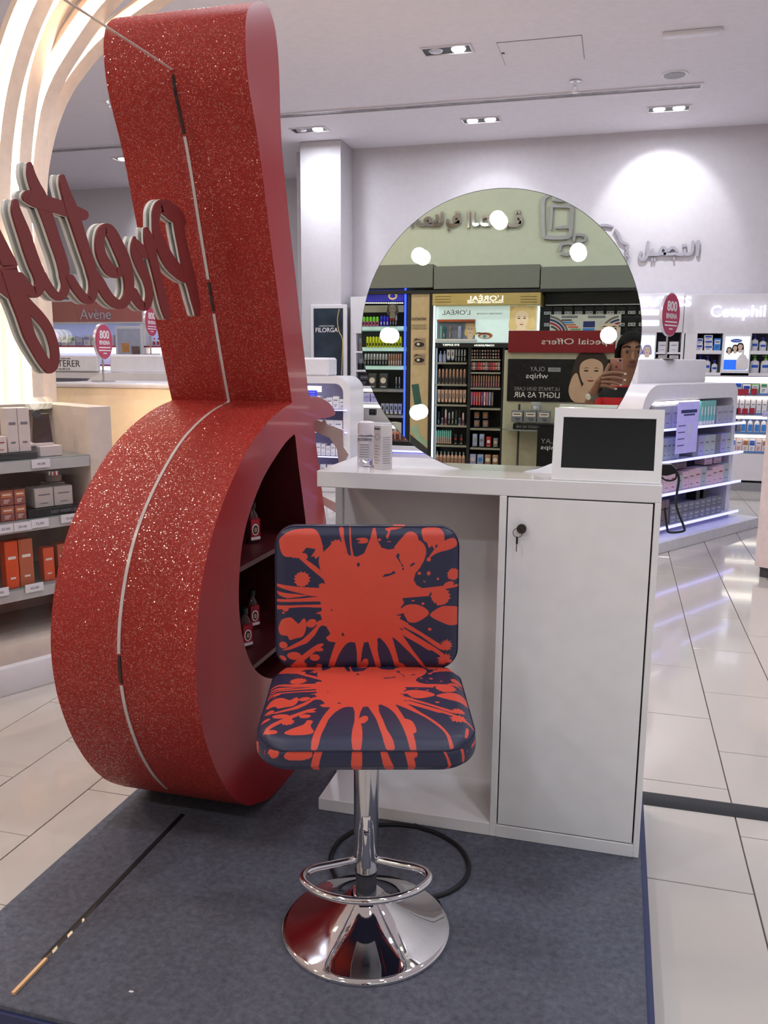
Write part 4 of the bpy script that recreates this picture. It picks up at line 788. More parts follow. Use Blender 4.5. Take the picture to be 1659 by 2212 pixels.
rowpx(FW, 'jar', 'serum_jar', 'dark glass jar on the first white shelf by the mirror edge', 'jar', 'dark jars by the mirror edge', 770, 800, 2, 731, 758, .05, (TAUPE, GREYC, GREYC), .07); rowpx(FW, 'jar', 'serum_jar', 'black jar on the second white shelf by the mirror edge', 'jar', 'black jars by the mirror edge', 770, 800, 2, 775, 799, .05, (BLACK, GREYC, GREYC), .07)
rowpx(FW, 'carton', 'black_bag', 'black gift pack on the third shelf by the mirror edge', 'box', None, 773, 800, 1, 806, 836, .05, (BLACK, DGREY, GREYC), .08); rowpx(FW, 'plain', 'brown_carton', ['slim taupe carton on the lit shelf behind the cleanser bottle', 'slim lilac carton on the lit shelf behind the cleanser bottle', 'slim lilac carton on the lit shelf behind the cleanser bottle'], 'box', 'cartons behind the cleanser bottle', 770, 815, 3, 850, 872, .05, [(TAUPE, PINKC, WHL), (LILAC, WCART, TXTG), (LILAC, WCART, TXTG)], .08)
rowpx(FW, 'plain', 'black_carton', 'small black carton above the cleanser carton', 'box', None, 796, 812, 1, 884, 897, .05, (BLACK, GREYC, GREYC), .06)
rowpx(FW, 'bottle', 'bronze_bottle', 'bronze sun-care bottle on the low shelf beside the mirror edge', 'bottle', 'bronze bottles beside the mirror edge', 830, 875, 4, 926, 952, .0, (AMBER, BROWN, BROWN), .06)
x0, x1, z0, z1 = rc(FW, 834, 905, 952, 963); B()
t2 = fixture(FW, 'display_tray', 'long black tray along the lit worktop beside the mirror', 'tray'); slab(FW, t2, 'tray', BLACK, 832, 960, 954, 962, -.1, .1)

# ------------------------------------------------------------------ gondola behind the counter, left of the mirror
GB = Fr(0, 8.55, 0)
t = fixture(GB, 'gondola', 'white round-cornered gondola with blue-lit shelves behind the counter', 'shelving')
def arch_frame(F, t, x0, x1, ytop, ybot, th, dep, c=0, rad=.16):
    a, b, z0, z1 = rc(F, x0, x1, ytop, ybot, c)
    def rr(a, b, z0, z1, r): return [(a, z0), (b, z0)]+[(b-r+r*math.cos(k*PI/16), z1-r+r*math.sin(k*PI/16)) for k in range(9)]+[(a+r+r*math.cos(PI/2+k*PI/16), z1-r+r*math.sin(PI/2+k*PI/16)) for k in range(9)]
    B().prism(rr(a, b, z0, z1, rad), c, c+dep, 'y', [rr(a+th, b-th, z0+.02, z1-th, rad*.6)]).done('frame', WHITE, t, smooth=50)
    B().box(a+th*.6, b-th*.6, c+dep*.6, c+dep*.66, z0+.02, z1-th*.6).done('back_panel', LILAC, t)
    return a+th, b-th, z0, z1
a, b, z0, z1 = arch_frame(GB, t, 520, 756, 812, 1046, .075, .5)
B().box(a-.12, b+.12, -.05, .5, 0, z0+.03, .01).done('plinth', WHITE, t)
slab(GB, t, 'header_block', WHITE, 560, 709, 772, 812, .05, .35, .02)
ZS = []
for y in (884, 932, 985, 1030):
    q = GB.px(700, y, 0)[1]; ZS.append(q); B().box(a, b+.03, -.02, .3, q-.012, q, .002, 1).done('shelf', mat('frosted_acrylic', (220, 220, 244), .2), t); B().box(a, b+.05, -.03, -.021, q-.012, q).done('shelf_light', LEDB, t)
slab(GB, t, 'top_light', LEDW, 640, 692, 834, 846, .0, .04, 0)
rowpx(GB, 'carton', 'white_carton', 'white carton stacked on the top blue-lit shelf behind the counter', 'box', 'cartons top shelf behind counter', 664, 746, 6, 853, 883, .02, (WCART, WCART, TXTG), .1, .95, (.8, .9, .7)); rowpx(GB, 'plain', 'white_carton', 'white carton on the second blue-lit shelf behind the counter', 'box', 'cartons second shelf behind counter', 664, 740, 4, 908, 931, .02, (WCART, WCART, NAVYP), .1, .97); rowpx(GB, 'plain', 'tan_carton', 'tan carton at the end of the second blue-lit shelf', 'box', None, 740, 752, 1, 900, 910, .06, (AMBER, AMBER, BROWN), .06)
rowpx(GB, 'plain', 'white_carton', 'slim white carton in the third blue-lit row behind the counter', 'box', 'cartons third shelf behind counter', 672, 735, 6, 958, 984, .02, (WCART, WCART, TXTG), .07, .9, (.8, 1, .95)); rowpx(GB, 'carton', 'pink_carton', 'pink carton at the end of the third blue-lit row', 'box', 'pink cartons third shelf', 741, 754, 2, 955, 984, .02, (PINKC, WCART, REDT), .07)
rowpx(GB, 'plain', 'white_carton', 'white carton on the lowest blue-lit shelf behind the counter', 'box', 'cartons lowest shelf behind counter', 690, 735, 3, 1004, 1028, .02, (WCART, WCART, TXTG), .07, .8)
rowpx(GB, 'plain', 'shelf_screen', 'small glowing blue shelf screen under the gondola top light', 'screen', None, 664, 685, 1, 843, 856, -.01, (mat('blue_screen', (50, 60, 190), .2, emit=.8, var=.1), LILAC, WHL), .01, .98)

# ------------------------------------------------------------------ gondola with blue-lit shelves, right of the screen
GR = Fr(.394, 6.905, 57)
t = fixture(GR, 'gondola', 'white arched gondola with blue-lit glass shelves beside the display screen', 'shelving')
x_r = GR.px(1582, 1000, 0)[0]; x_l = GR.px(1380, 1000, 0)[0]
def zG(x, y, c=0): return GR.px(x, y, c)[1]
ztop = zG(1480, 830); th = .07
o2 = [(x_l, .06), (x_r, .06)]+[(x_r-.1+.1*math.cos(k*PI/16), ztop-.1+.1*math.sin(k*PI/16)) for k in range(9)]+[(x_l+.22+.22*math.cos(PI/2+k*PI/16), ztop-.22+.22*math.sin(PI/2+k*PI/16)) for k in range(9)]
h2 = [(x_l+th, .12), (x_r-th, .12)]+[(x_r-th-.05+.05*math.cos(k*PI/16), ztop-.12-.05+.05*math.sin(k*PI/16)) for k in range(9)]+[(x_l+th+.14+.14*math.cos(PI/2+k*PI/16), ztop-.12-.14+.14*math.sin(PI/2+k*PI/16)) for k in range(9)]
B().prism(o2, 0, .9, 'y', [h2]).done('frame', WHITE, t, smooth=50); B().box(x_l+.04, x_r-.04, .4, .46, .12, ztop-.08).done('back_panel', LILAC, t)
B().box(x_l-.3, x_r+.14, -.22, 1.1, 0, .085, .004, 1).done('plinth', mat('plinth_white', (212, 210, 216), .3), t)
xs0 = GR.px(1380, 790, .3)[0]; xs1 = GR.px(1527, 800, .3)[0]; B().box(xs0, xs1, .3, .36, ztop-.01, zG(1450, 776, .3), .02).done('header_board', WHITE, t)
GLS = mat('frosted_shelf', (216, 216, 246), .15, var=0)
for (x, y) in ((1500, 921), (1500, 988), (1500, 1055), (1500, 1123)):
    q = zG(x, y, -.06); B().box(x_l+th-.02, x_r+.02, -.06, .4, q-.014, q, .002, 1).done('shelf', GLS, t); B().box(x_l+th-.02, x_r+.03, -.075, -.061, q-.016, q+.002).done('shelf_light', LEDB, t)
B().box(x_l+th+.1, x_l+th+.75, -.01, .03, ztop-.15, ztop-.128).done('top_light', LEDW, t)
SH = [zG(1500, y, -.06) for y in (921, 988, 1055, 1123)]
def grow(kind, name, label, group, s, xa, xb, n, h, mats, d=.08, fill=.94, hs=(1,), c=-.03, lift=0):
    a_ = GR.px(xa, 1000, c)[0]; b_ = GR.px(xb, 1000, c)[0]; w = (b_-a_)/n; ms = mats if isinstance(mats, list) else [mats]
    for i in range(n): good(GR, ctm(name, w*fill, d, h*hs[i % len(hs)], *ms[i % len(ms)], kind=kind), name, olab(label, i, n, GR), 'box', a_+w*(i+.5), c, SH[s]+.001+lift, group)
ACR = mat('clear_acrylic', (226, 226, 240), .2, trans=.5, var=0, ior=1.2)
grow('plain', 'acrylic_box', 'clear acrylic sample box on the top blue-lit shelf', 'acrylic boxes on the blue-lit gondola', 0, 1408, 1462, 3, .17, (ACR, ACR, TXTG)); grow('stand', 'teal_tube', 'pale teal gel tube on the top blue-lit shelf', 'teal tubes on the blue-lit gondola', 0, 1508, 1540, 5, .19, (TEALP, WCART, WCART), .05); grow('plain', 'acrylic_box', 'clear acrylic tray at the far end of the top blue-lit shelf', 'acrylic trays at the gondola end', 0, 1541, 1576, 3, .14, (ACR, ACR, TXTG))
grow('plain', 'sage_carton', 'sage grey carton in the long row on the second blue-lit shelf', 'sage cartons near end', 1, 1430, 1466, 4, .17, (SAGE, SAGE, TXTG), .1, .96); grow('plain', 'sage_carton', ['dark grey carton at the far end of the second blue-lit shelf', 'lilac carton at the far end of the second blue-lit shelf', 'sage carton at the far end of the second blue-lit shelf', 'sage carton at the far end of the second blue-lit shelf'], 'sage cartons far end', 1, 1494, 1576, 7, .16, [(GREYC, LILAC, TXTG), (LILAC, WCART, TXTG), (SAGE, SAGE, TXTG), (SAGE, SAGE, TXTG)], .1, .97)
grow('plain', 'pink_carton', ['pink carton on the third blue-lit shelf', 'pink and white carton on the third blue-lit shelf', 'sage carton on the third blue-lit shelf', 'pink carton on the third blue-lit shelf'], 'pink cartons third shelf row', 2, 1436, 1576, 11, .155, [(PINKC, PINKC, TXTG), (PINKC, WCART, REDT), (SAGE, SAGE, TXTG), (PINKC, PINKC, TXTG)], .1, .97, (1, 1, .75, .9, .95)); grow('plain', 'dark_carton', 'dark brown carton stacked on the pink row', 'dark cartons on the pink row', 2, 1432, 1484, 2, .07, (TAUPE, TAUPE, BLACK), .1, .97, (1,), .02, .16); grow('plain', 'pink_carton', 'pale pink carton stacked at the far end of the pink row', 'pink cartons stacked', 2, 1520, 1560, 2, .07, (PINKC, PINKC, TXTG), .09, .8, (1, 1.1), .02, .157)
for lv in range(2): grow('plain', 'grey_carton', 'small silver-grey carton on the lowest blue-lit shelf, %s level' % ('lower', 'upper')[lv], 'silver cartons level %s' % ('one', 'two')[lv], 3, 1455, 1566, 9, .075, (GREYC, GREYC, WHL), .1, .95, (1,), -.03, lv*.0765)
grow('plain', 'taupe_carton', 'tall taupe carton beside the silver cartons', 'taupe cartons lowest shelf', 3, 1434, 1452, 2, .2, (TAUPE, TAUPE, BLACK), .1, .9); grow('plain', 'black_divider', 'black shelf divider on the silver cartons', 'black dividers', 3, 1505, 1536, 2, .085, (BLACK, BLACK, BLACK), .09, .5, (1,), -.035, .155)
po = thing('shelf_poster', 'translucent lilac product poster hanging over the blue-lit shelves', 'poster', GR.w(0, 0, 0), GR.rz)
a_, b_, z0, z1 = rc(GR, 1462, 1507, 868, 978, -.12); LILP = mat('lilac_acetate', (186, 178, 246), .25, emit=.12, var=.04)
B().box(a_, b_, -.122, -.118, z0, z1).done('sheet', LILP, po)
B().box(a_+(b_-a_)*.15, b_-(b_-a_)*.1, -.1235, -.122, z1-.085, z1-.06).box(a_+(b_-a_)*.28, b_-(b_-a_)*.2, -.1235, -.122, z1-.105, z1-.093).done('heading', NAVYP, po); B().box(a_+(b_-a_)*.45, a_+(b_-a_)*.72, -.1235, -.122, z0+.12, z1-.17).done('picture', mat('pale_lilac', (206, 204, 255), .4), po)
for i in range(4): B().box(a_+.02, a_+(b_-a_)*.38, -.1235, -.122, z0+.06+i*.05, z0+.066+i*.05).done('print_line', NAVYP, po)

def round_sign(loc, zb, zc, rx, label, yaw):
    t = thing('round_sign', label, 'sign', (loc[0], loc[1], zb), yaw)
    h = zc-zb; B().cyl((0, .01, (h-rx)/2), .008, h-rx, 12).cyl((0, .01, .004), .09, .008, 24).done('pole', STEEL, t)
    d = B().cyl((0, 0, h), rx, .02, 48, 'y').done('disc', mat('silver_rim', (206, 200, 208), .3, .4), t)
    B().cyl((0, -.012, h), rx*.95, .006, 48, 'y').done('face', mat('magenta_face', (178, 48, 84), .4), d)
    text('800', -rx*.55, rx*.55, h+rx*.16, h+rx*.62, -.0152, WHL, d, .002, bold=.02); text('BINSINA', -rx*.60, rx*.60, h-rx*.18, h+rx*.06, -.0152, WHL, d, .002, bold=.01)
    for i, w in enumerate((.66, .7, .2)): B().box(-rx*w, rx*w, -.0165, -.015, h-rx*(.36+.16*i), h-rx*(.30+.16*i)).done('small_print', WHL, d)
c_ = GR.px(1447, 680, .33); ww = GR.w(c_[0], .33, 0); round_sign((ww.x, ww.y), zG(1450, 776, .3)+.001, c_[1], .175, 'round magenta 800 sign on a pole above the blue-lit gondola', math.radians(64))
# cash desk edge and dark bottles at the frame edge
CD = Fr(.934, 5.94, -30)
DESK = mat('rose_white_panel', (222, 206, 206), .25, coat=.2)
t = fixture(CD, 'service_desk', 'rose-white curved service desk at the edge of the aisle', 'counter')
B().prism([(0, 0), (1.6, 0), (1.6, .7), (.12, .9), (0, .5)], .07, on_y(1640, 895, 6.2)[2], 'z').done('body', DESK, t); B().prism([(.03, .02), (1.6, .02), (1.6, .68), (.14, .85), (.04, .5)], 0, .07, 'z').done('plinth', DGREY, t)
zt_ = on_y(1640, 895, 6.2)[2]; B().prism([(-.02, -.03), (1.62, -.03), (1.62, .72), (.1, .93), (-.02, .5)], zt_, zt_+.03, 'z').done('top', LILAC, t)
for i in range(3):
    for k in range(3): good(CD, ctm('dark_bottle', .085, .085, .14, NAVYP, BLACK, LILAC, kind='jar'), 'dark_bottle', 'dark blue jar, %s of the %s stack on the service desk' % (('bottom', 'middle', 'top')[k], ORD[i]), 'jar', .10+.1*i, .06, zt_+.0305+.141*k, 'dark blue jars on the service desk')

# ------------------------------------------------------------------ left: gondola with glass shelves
GL = Fr(-2.5, 2.9, 63)
BEI = mat('beige_panel', (206, 190, 178), .5)
t = fixture(GL, 'gondola', 'beige gondola with glass shelves at the left behind the glass sheet', 'shelving')
xr = GL.px(190, 1000, 0)[0]; xe = GL.px(232, 1000, -.0)[0]; zt_ = GL.px(150, 880, 0)[1]
B().box(-1.2, xr, .42, .45, .2, zt_-.01).done('back_panel', BEI, t); B().box(xr, xe+.02, -.02, .46, 0, zt_, .006).done('end_panel', BEI, t); B().box(-1.2, xr, .3, .46, zt_-.02, zt_+.005).done('top_rail', BEI, t)
zbase = GL.px(60, 1385, -.06)[1]; B().box(-1.2, xe+.05, -.06, .46, .06, zbase, .02).done('base_cabinet', BEI, t); B().box(-1.2, xe+.05, -.10, .46, 0, .12, .004).done('plinth', WHITE, t)
GSH = mat('green_glass_shelf', (196, 206, 206), .06, trans=.6, var=0, ior=1.3)
ZL = [GL.px(95, y, -.02)[1] for y in (990, 1118, 1262)]
for q in ZL: B().box(-1.2, xr-.002, -.02, .41, q-.012, q, .001, 1).done('shelf', GSH, t); B().box(-1.2, xr-.004, -.024, -.02, q-.05, q-.004).done('price_rail', mat('grey_acrylic', (178, 176, 176), .3), t)
def leftgood(kind, name, label, cat, s, x0, x1, h, mats, d=.06, c=.0, group=None, lift=0, dz=None):
    a_ = GL.px(x0, 1000, c)[0]; b_ = GL.px(x1, 1000, c)[0]; me = ctm(name, b_-a_, d, h, *mats, kind=kind); good(GL, me, name, label, cat, (a_+b_)/2, c, ZL[s]+.001+lift, group)
WC2 = mat('warm_white_carton', (214, 200, 196), .5)
def hh(x, y0, y1, c=0): return GL.px(x, y0, c)[1]-GL.px(x, y1, c)[1]
tr = thing('black_tray', 'black product tray on the top glass shelf at the left', 'tray', GL.w(0, 0, ZL[0]+.001), GL.rz); B().box(-.9, GL.px(80, 985, 0)[0], -.01, .14, 0, .03, .002, 1).done('tray', BLACK, tr)
leftgood('plain', 'white_carton', 'tall white serum carton, first of the pair on the top glass shelf', 'box', 0, 20, 44, hh(40, 882, 978), (WC2, WC2, TXTG), .06, .01, None, .031); leftgood('plain', 'white_carton', 'tall white serum carton standing against the dark brown tube', 'box', 0, 45, 70, hh(60, 880, 975), (WC2, WC2, TXTG), .06, .01, None, .031)
leftgood('plain', 'clear_box', 'small clear box at the frame edge on the top glass shelf', 'box', 0, -8, 18, .07, (WC2, WC2, REDT), .06, 0, None, .031)
rs = thing('display_riser', 'small white riser step under the brown tube', 'riser', GL.w(0, 0, ZL[0]+.001), GL.rz); a_ = GL.px(84, 970, .04)[0]; b_ = GL.px(132, 970, .04)[0]; B().box(a_, b_, .03, .16, 0, .045, .002, 1).box(a_-.03, a_+.08, .06, .16, .045, .055, .001, 1).done('step', WC2, rs)
tb_ = thing('brown_tube', 'dark brown cosmetic tube standing on the white riser', 'tube', GL.w(GL.px(90, 920, .1)[0], .1, ZL[0]+.057), GL.rz)
hb = hh(90, 893, 955, .1); b = B(); b.prism([(-.042, 0), (.042, 0), (.030, hb), (-.030, hb)], -.012, .012); b.done('tube', mat('dark_brown_tube', (64, 38, 36), .35), tb_); B().cyl((-.03, -.02, hb+.0), .018, .012, 18, 'y').done('cap', DGREY, tb_)
for i in range(2):
    for k in range(2): leftgood('carton', 'bronze_carton', 'shiny bronze carton, %s of the %s stack on the middle glass shelf' % (('lower', 'upper')[k], ('frame-edge', 'inner')[i]), 'box', 1, -6+i*31, 24+i*26, hh(30, 1052, 1085), (mat('bronze_foil', (158, 100, 92), .25, .6), AMBER, CREAM), .07, .0, 'bronze cartons on the middle glass shelf', k*hh(30, 1052, 1086))
tr = thing('black_tray', 'black tray reading deep wrinkles under two silver-white cartons', 'tray', GL.w(0, 0, ZL[1]+.001), GL.rz); a_ = GL.px(59, 1110, 0)[0]; b_ = GL.px(170, 1110, 0)[0]; B().box(a_, b_, -.01, .17, 0, .035, .002, 1).done('tray', BLACK, tr); text('DEEP WRINKLES', a_+.10, a_+.22, .010, .024, -.011, GREYC, tr, .001)
for k, (x0, x1) in enumerate(((70, 111), (113, 153))): leftgood('plain', 'silver_carton', ('silver-white cream carton on the black tray, nearer the frame edge', 'silver-white cream carton on the black tray, beside the red sculpture')[k], 'box', 1, x0, x1, hh(110, 1064, 1106), (mat('silver_white', (196, 188, 182), .35), CREAM, TXTG), .09, .02, None, .036)
leftgood('jar', 'cream_jar', 'small cream jar with silver lid behind the silver-white cartons', 'jar', 1, 106, 138, .05, (CREAM, CHROME, CHROME), .06, .14, None, .125)
rs = thing('display_riser', 'clear block holding up the silver-lidded jar', 'riser', GL.w(0, 0, ZL[1]+.001), GL.rz); a_ = GL.px(106, 1050, .14)[0]; b_ = GL.px(138, 1050, .14)[0]; B().box(a_, b_, .13, .22, .036, .124, .002, 1).done('block', mat('clear_block', (200, 190, 184), .3), rs)
ORG = mat('orange_foil', (216, 84, 44), .3, .2); ORG2 = mat('burnt_orange', (178, 92, 58), .4)
for k, (x0, x1, y0, y1, c, m, lab) in enumerate(((-4, 25, 1152, 1256, 0, ORG, 'bright orange foil carton at the frame edge on the lowest glass shelf'), (27, 58, 1147, 1250, 0, ORG2, 'tall burnt-orange carton on the lowest glass shelf'), (80, 104, 1168, 1240, .02, ORG, 'small bright orange carton on the lowest glass shelf'), (112, 133, 1162, 1235, .03, ORG2, 'small burnt-orange carton half behind another on the lowest glass shelf'), (134, 156, 1160, 1233, .03, ORG2, 'burnt-orange carton touching the red sculpture outline'))): leftgood('plain', 'orange_carton', lab, 'box', 2, x0, x1, hh((x0+x1)/2, y0, y1, c), (m, m, CREAM), .05, c)
for k, (x, y, s) in enumerate(((88, 999, 0), (12, 1140, 1), (48, 1135, 1), (85, 1128, 1), (150, 1117, 1), (74, 1267, 2), (-2, 1278, 2))):
    c_ = GL.px(x, y, -.03); tg = thing('price_card', 'white price card reading %s on the %s glass shelf rail' % (('forty-five', 'thirty-seven', 'thirty-nine', 'seventy-two', 'seventy-five', 'forty-two', 'forty-eight')[k], ('top', 'middle', 'lowest')[s]), 'price tag', GL.w(c_[0], -.03, c_[1]-.022), GL.rz, 'price cards %s rail' % ('top', 'middle', 'lowest')[s])
    B().box(-.04, .04, -.003, 0, 0, .036).done('card', WCART, tg); text(('45.00', '37.00', '39.00', '72.00', '75.00', '42.00', '48.00')[k], -.018, .018, .012, .022, -.0032, TXTG, tg, .0006)

# cream counter, arches and white gondolas beyond it
CR = Fr(-3.2, 5.6, 0); CREAMP = mat('warm_cream_panel', (255, 234, 196), .45, var=.03)
t = fixture(CR, 'cream_counter', 'tall cream counter behind the beige gondola', 'counter'); a_, b_, z0, z1 = rc(CR, 108, 420, 838, 1180, 0)
z1_cr = z1; B().box(a_, b_, 0, .8, .01, z1, .01).done('body', CREAMP, t); B().box(a_-.01, b_+.01, -.015, .8, z1, z1+.03, .006).done('top', WHITE, t); B().box(a_+.02, b_-.02, .02, .78, 0.0, .01).done('foot', GREY, t)
ARCH = mat('cream_arch', (224, 205, 190), .5); LEDA = mat('warm_arch_led', (255, 244, 224), .5, emit=24, ecol=(255, 224, 184), var=0)
AR = Fr(-3.6, 4.3, 0)
arcs = [([(4, 905), (4, 740), (-2, 560), (-4, 420), (2, 300), (18, 190), (45, 90), (80, 0), (140, -110), (230, -190)], 13, 0.0, 'outermost lit arch rib at the frame edge'),
        ([(69, 905), (66, 740), (52, 560), (42, 420), (46, 300), (63, 170), (90, 76), (127, 0), (200, -100), (290, -170)], 13, .17, 'second lit arch rib over the script lettering'),
        ([(103, 905), (99, 740), (91, 560), (84, 400), (100, 255), (127, 169), (177, 84), (238, 0), (320, -80), (420, -140)], 10, .34, 'third lit arch rib over the script lettering'),
        ([(112, 900), (108, 740), (101, 560), (96, 400), (111, 295), (139, 211), (177, 148), (232, 84), (300, 30), (390, -30), (480, -70)], 5, .51, 'innermost thin lit arch rib next to the red sculpture')]
for pts, w, c, lab in arcs:
    t = fixture(AR, 'light_arch', lab, 'arch', 'nested light arches')
    sh_ = {13: 8, 10: 20, 5: 20}[w]; path = [(*AR.px(x-sh_, y, c), abs(AR.px(x+w, y, c)[0]-AR.px(x, y, c)[0])) for x, y in pts]
    path[0] = (path[0][0], .0, path[0][2])
    def wide(k, off): return [(p[0]+off*(p[2]), p[1], p[2]*k) for p in path]
    b = B(); stroke_b(b, wide(1.0, 0), lambda p, q, d: (p, d, q), c-.012, c-.001); b.done('light_strip', LEDA, t, smooth=50)
    b = B(); stroke_b(b, wide(2.3, -.7), lambda p, q, d: (p, d, q), c, c+.11); b.done('rib', ARCH, t, smooth=50)
    b = B(); stroke_b(b, wide(.9, -1.9), lambda p, q, d: (p, d, q), c-.05, c+.0); b.done('rib_ridge', ARCH, t, smooth=50)
t = fixture(AR, 'light_arch', 'broad cream arch wall behind the lit ribs', 'arch')
path = [(*AR.px(x, y, .66), .42) for x, y in ((62, 905), (58, 740), (45, 560), (38, 420), (45, 300), (66, 180), (100, 80), (150, -20), (230, -110))]; path[0] = (path[0][0], 0, .42); b = B(); stroke_b(b, path, lambda p, q, d: (p-.1, d, q), .66, .8); b.done('rib', ARCH, t, smooth=50)

GF = Fr(-3.6, 8.2, 0)
t = fixture(GF, 'gondola', 'white gondola with a printed name board beyond the cream counter', 'shelving')
slab(GF, t, 'sign_board', WHITE, 90, 210, 768, 802, 0, .06, .008); slab(GF, t, 'body', WHITE, 90, 250, 802, 1100, .02, .7, .02); slab(GF, t, 'dark_shelf', NICHE, 115, 205, 817, 824, .0, .02, 0)
x0, x1, z0, z1 = rc(GF, 96, 173, 778, 792); text('FURTERER', x0, x1, z0, z1, -.001, TXTD, t, .002); x0, x1, z0, z1 = rc(GF, 120, 152, 795, 799); text('PARIS', x0, x1, z0, z1, -.001, TXTD, t, .002); x0, x1, z0, z1 = rc(GF, 132, 152, 773, 776); text('RENE', x0, x1, z0, z1, -.001, TXTD, t, .002)
t = fixture(GF, 'gondola', 'white curved-top gondola beside the red sculpture handle', 'shelving')
a_, b_, z0, z1 = rc(GF, 188, 480, 806, 1100, -.6); B().prism([(a_, 0), (b_, 0), (b_, z1)]+[(a_+.35-.35*math.sin(k*PI/16), z1-.16+.16*math.cos(k*PI/16)) for k in range(9)], -.6, -.1).done('body', WHITE, t, smooth=40)
slab(GF, t, 'header_block', WHITE, 236, 460, 766, 808, -.35, -.1, .02); slab(GF, t, 'dark_slot', NICHE, 276, 440, 825, 830, -.61, -.59, 0)
c_ = CR.px(222, 738, .4); round_sign(tuple(CR.w(c_[0], .4, 0))[:2], z1_cr+.0305, c_[1], .14, 'round magenta 800 sign above the cream counter', math.radians(96))
c_ = GF.px(325, 695, -.22); round_sign(tuple(GF.w(c_[0], -.22, 0))[:2], GF.px(350, 766, -.35)[1]+.001, c_[1], .15, 'round magenta 800 sign half behind the red sculpture', math.radians(96))
AV = Fr(-6, 11.5, 0)
t = fixture(AV, 'wall_bay', 'lit wall bay under the terracotta sign beyond the script lettering', 'shelving')
slab(AV, t, 'sign_frame', WHITE, 106, 312, 646, 700, 0, .05, .01); slab(AV, t, 'sign_panel', mat('terracotta_panel', (176, 98, 88), .4), 112, 306, 651, 695, -.01, 0, 0)
x0, x1, z0, z1 = rc(AV, 175, 241, 668, 690); text('Avène', x0, x1, z0, z1, -.012, mat('silver_letters', (206, 196, 206), .3, .4), t, .012)
slab(AV, t, 'fascia', WHITE, 60, 420, 590, 640, 0, .2, .01); slab(AV, t, 'back_panel', mat('blue_lit_panel', (186, 196, 246), .5, emit=.25, var=.05), 60, 420, 700, 900, .2, .3, 0); slab(AV, t, 'upright', WHITE, 306, 318, 700, 900, 0, .2)
for y in (748, 789): slab(AV, t, 'shelf', REDT, 60, 420, y-1, y+2, .0, .2, 0); slab(AV, t, 'shelf_light', LEDW, 60, 420, y+3, y+15 if y < 760 else y+10, .1, .14, 0)
slab(AV, t, 'picture_frame', WHITE, 249, 309, 704, 772, -.02, .0, .006); slab(AV, t, 'picture', mat('grey_picture', (178, 180, 198), .4, var=.06), 254, 303, 710, 770, -.024, -.02, 0); slab(AV, t, 'picture_block', mat('orange_block', (206, 140, 74), .4, var=.15), 263, 279, 741, 761, -.028, -.024, 0); slab(AV, t, 'picture_block', mat('brown_block', (130, 106, 100), .5, var=.5, vscale=12), 284, 302, 748, 766, -.028, -.024, 0)
rowpx(AV, 'carton', 'lilac_carton', ['lilac carton under the terracotta sign', 'white carton with lilac panel under the terracotta sign', 'white carton with green panel under the terracotta sign'], 'box', 'cartons under the terracotta sign', 115, 245, 8, 724, 747, .02, [(LILAC, WCART, TXTG), (WCART, LILAC, TXTG), (WCART, GRNP, TXTG)], .1, .85, (.8, 1, .9)); rowpx(AV, 'bottle', 'small_bottle', 'small bottle in the row beside the red sculpture handle', 'bottle', 'bottles beside the handle', 328, 372, 5, 730, 747, .02, (WCART, REDT, REDT), .1, .8)
# ================================================================== the side of the shop behind the camera (seen in the round mirror)
BK = Fm(Y0)
CHAR = mat('charcoal_laminate', (34, 34, 40), .4); BANDG = mat('grey_band', (128, 130, 126), .5, var=.02); GOLDH = mat('gold_header', (196, 172, 112), .35, .3)
for k, (x0, x1) in enumerate(((690, 935), (937, 1166), (1168, 1480))):
    t = fixture(BK, 'bulkhead_panel', ('grey bulkhead panel above the mascara bay, seen in the mirror', 'grey bulkhead panel above the gold header, seen in the mirror', 'grey bulkhead panel above the eyelash wall, seen in the mirror')[k], 'panel'); slab(BK, t, 'panel', BANDG, x0, x1, 573, 623, -.42, -.005, .003)
t = fixture(BK, 'shop_rail', 'black rail running under the grey bulkhead', 'rail'); slab(BK, t, 'rail', CHAR, 690, 1480, 624, 632, -.42, -.40)
# relief letters and icon
cm = lambda x, y, w=20: (860+x/3.130, 400+y/3.130, w/3.130)
relief(BK, 'wall_lettering', 'chrome Arabic lettering high on the wall behind the camera, seen reversed in the mirror', [
 [cm(820, 175, 14), cm(820, 190, 14)], [cm(800, 180, 14), cm(800, 194, 14)], [cm(835, 255), cm(805, 250), cm(800, 220), cm(825, 215), cm(835, 245), cm(810, 275), cm(760, 275), cm(735, 260), cm(735, 290)], [cm(620, 270), cm(570, 265), cm(570, 225), cm(610, 215), cm(620, 250)], [cm(545, 265), cm(520, 270), cm(510, 240), cm(510, 185)], [cm(478, 185), cm(478, 240), cm(476, 280)],
 [cm(420, 250), cm(385, 250), cm(385, 220), cm(415, 215), cm(415, 250), cm(370, 275), cm(340, 270), cm(340, 240)], [cm(395, 185, 13), cm(395, 195, 13)], [cm(412, 185, 13), cm(412, 195, 13)], [cm(345, 300, 13), cm(345, 308, 13)], [cm(300, 190), cm(300, 240), cm(285, 268), cm(240, 270), cm(265, 235), cm(265, 210)], [cm(240, 270), cm(205, 268), cm(185, 240), cm(215, 225), cm(225, 265)], [cm(185, 268), cm(150, 270), cm(135, 240)], [cm(105, 230), cm(100, 280)]], .03, CHROME)
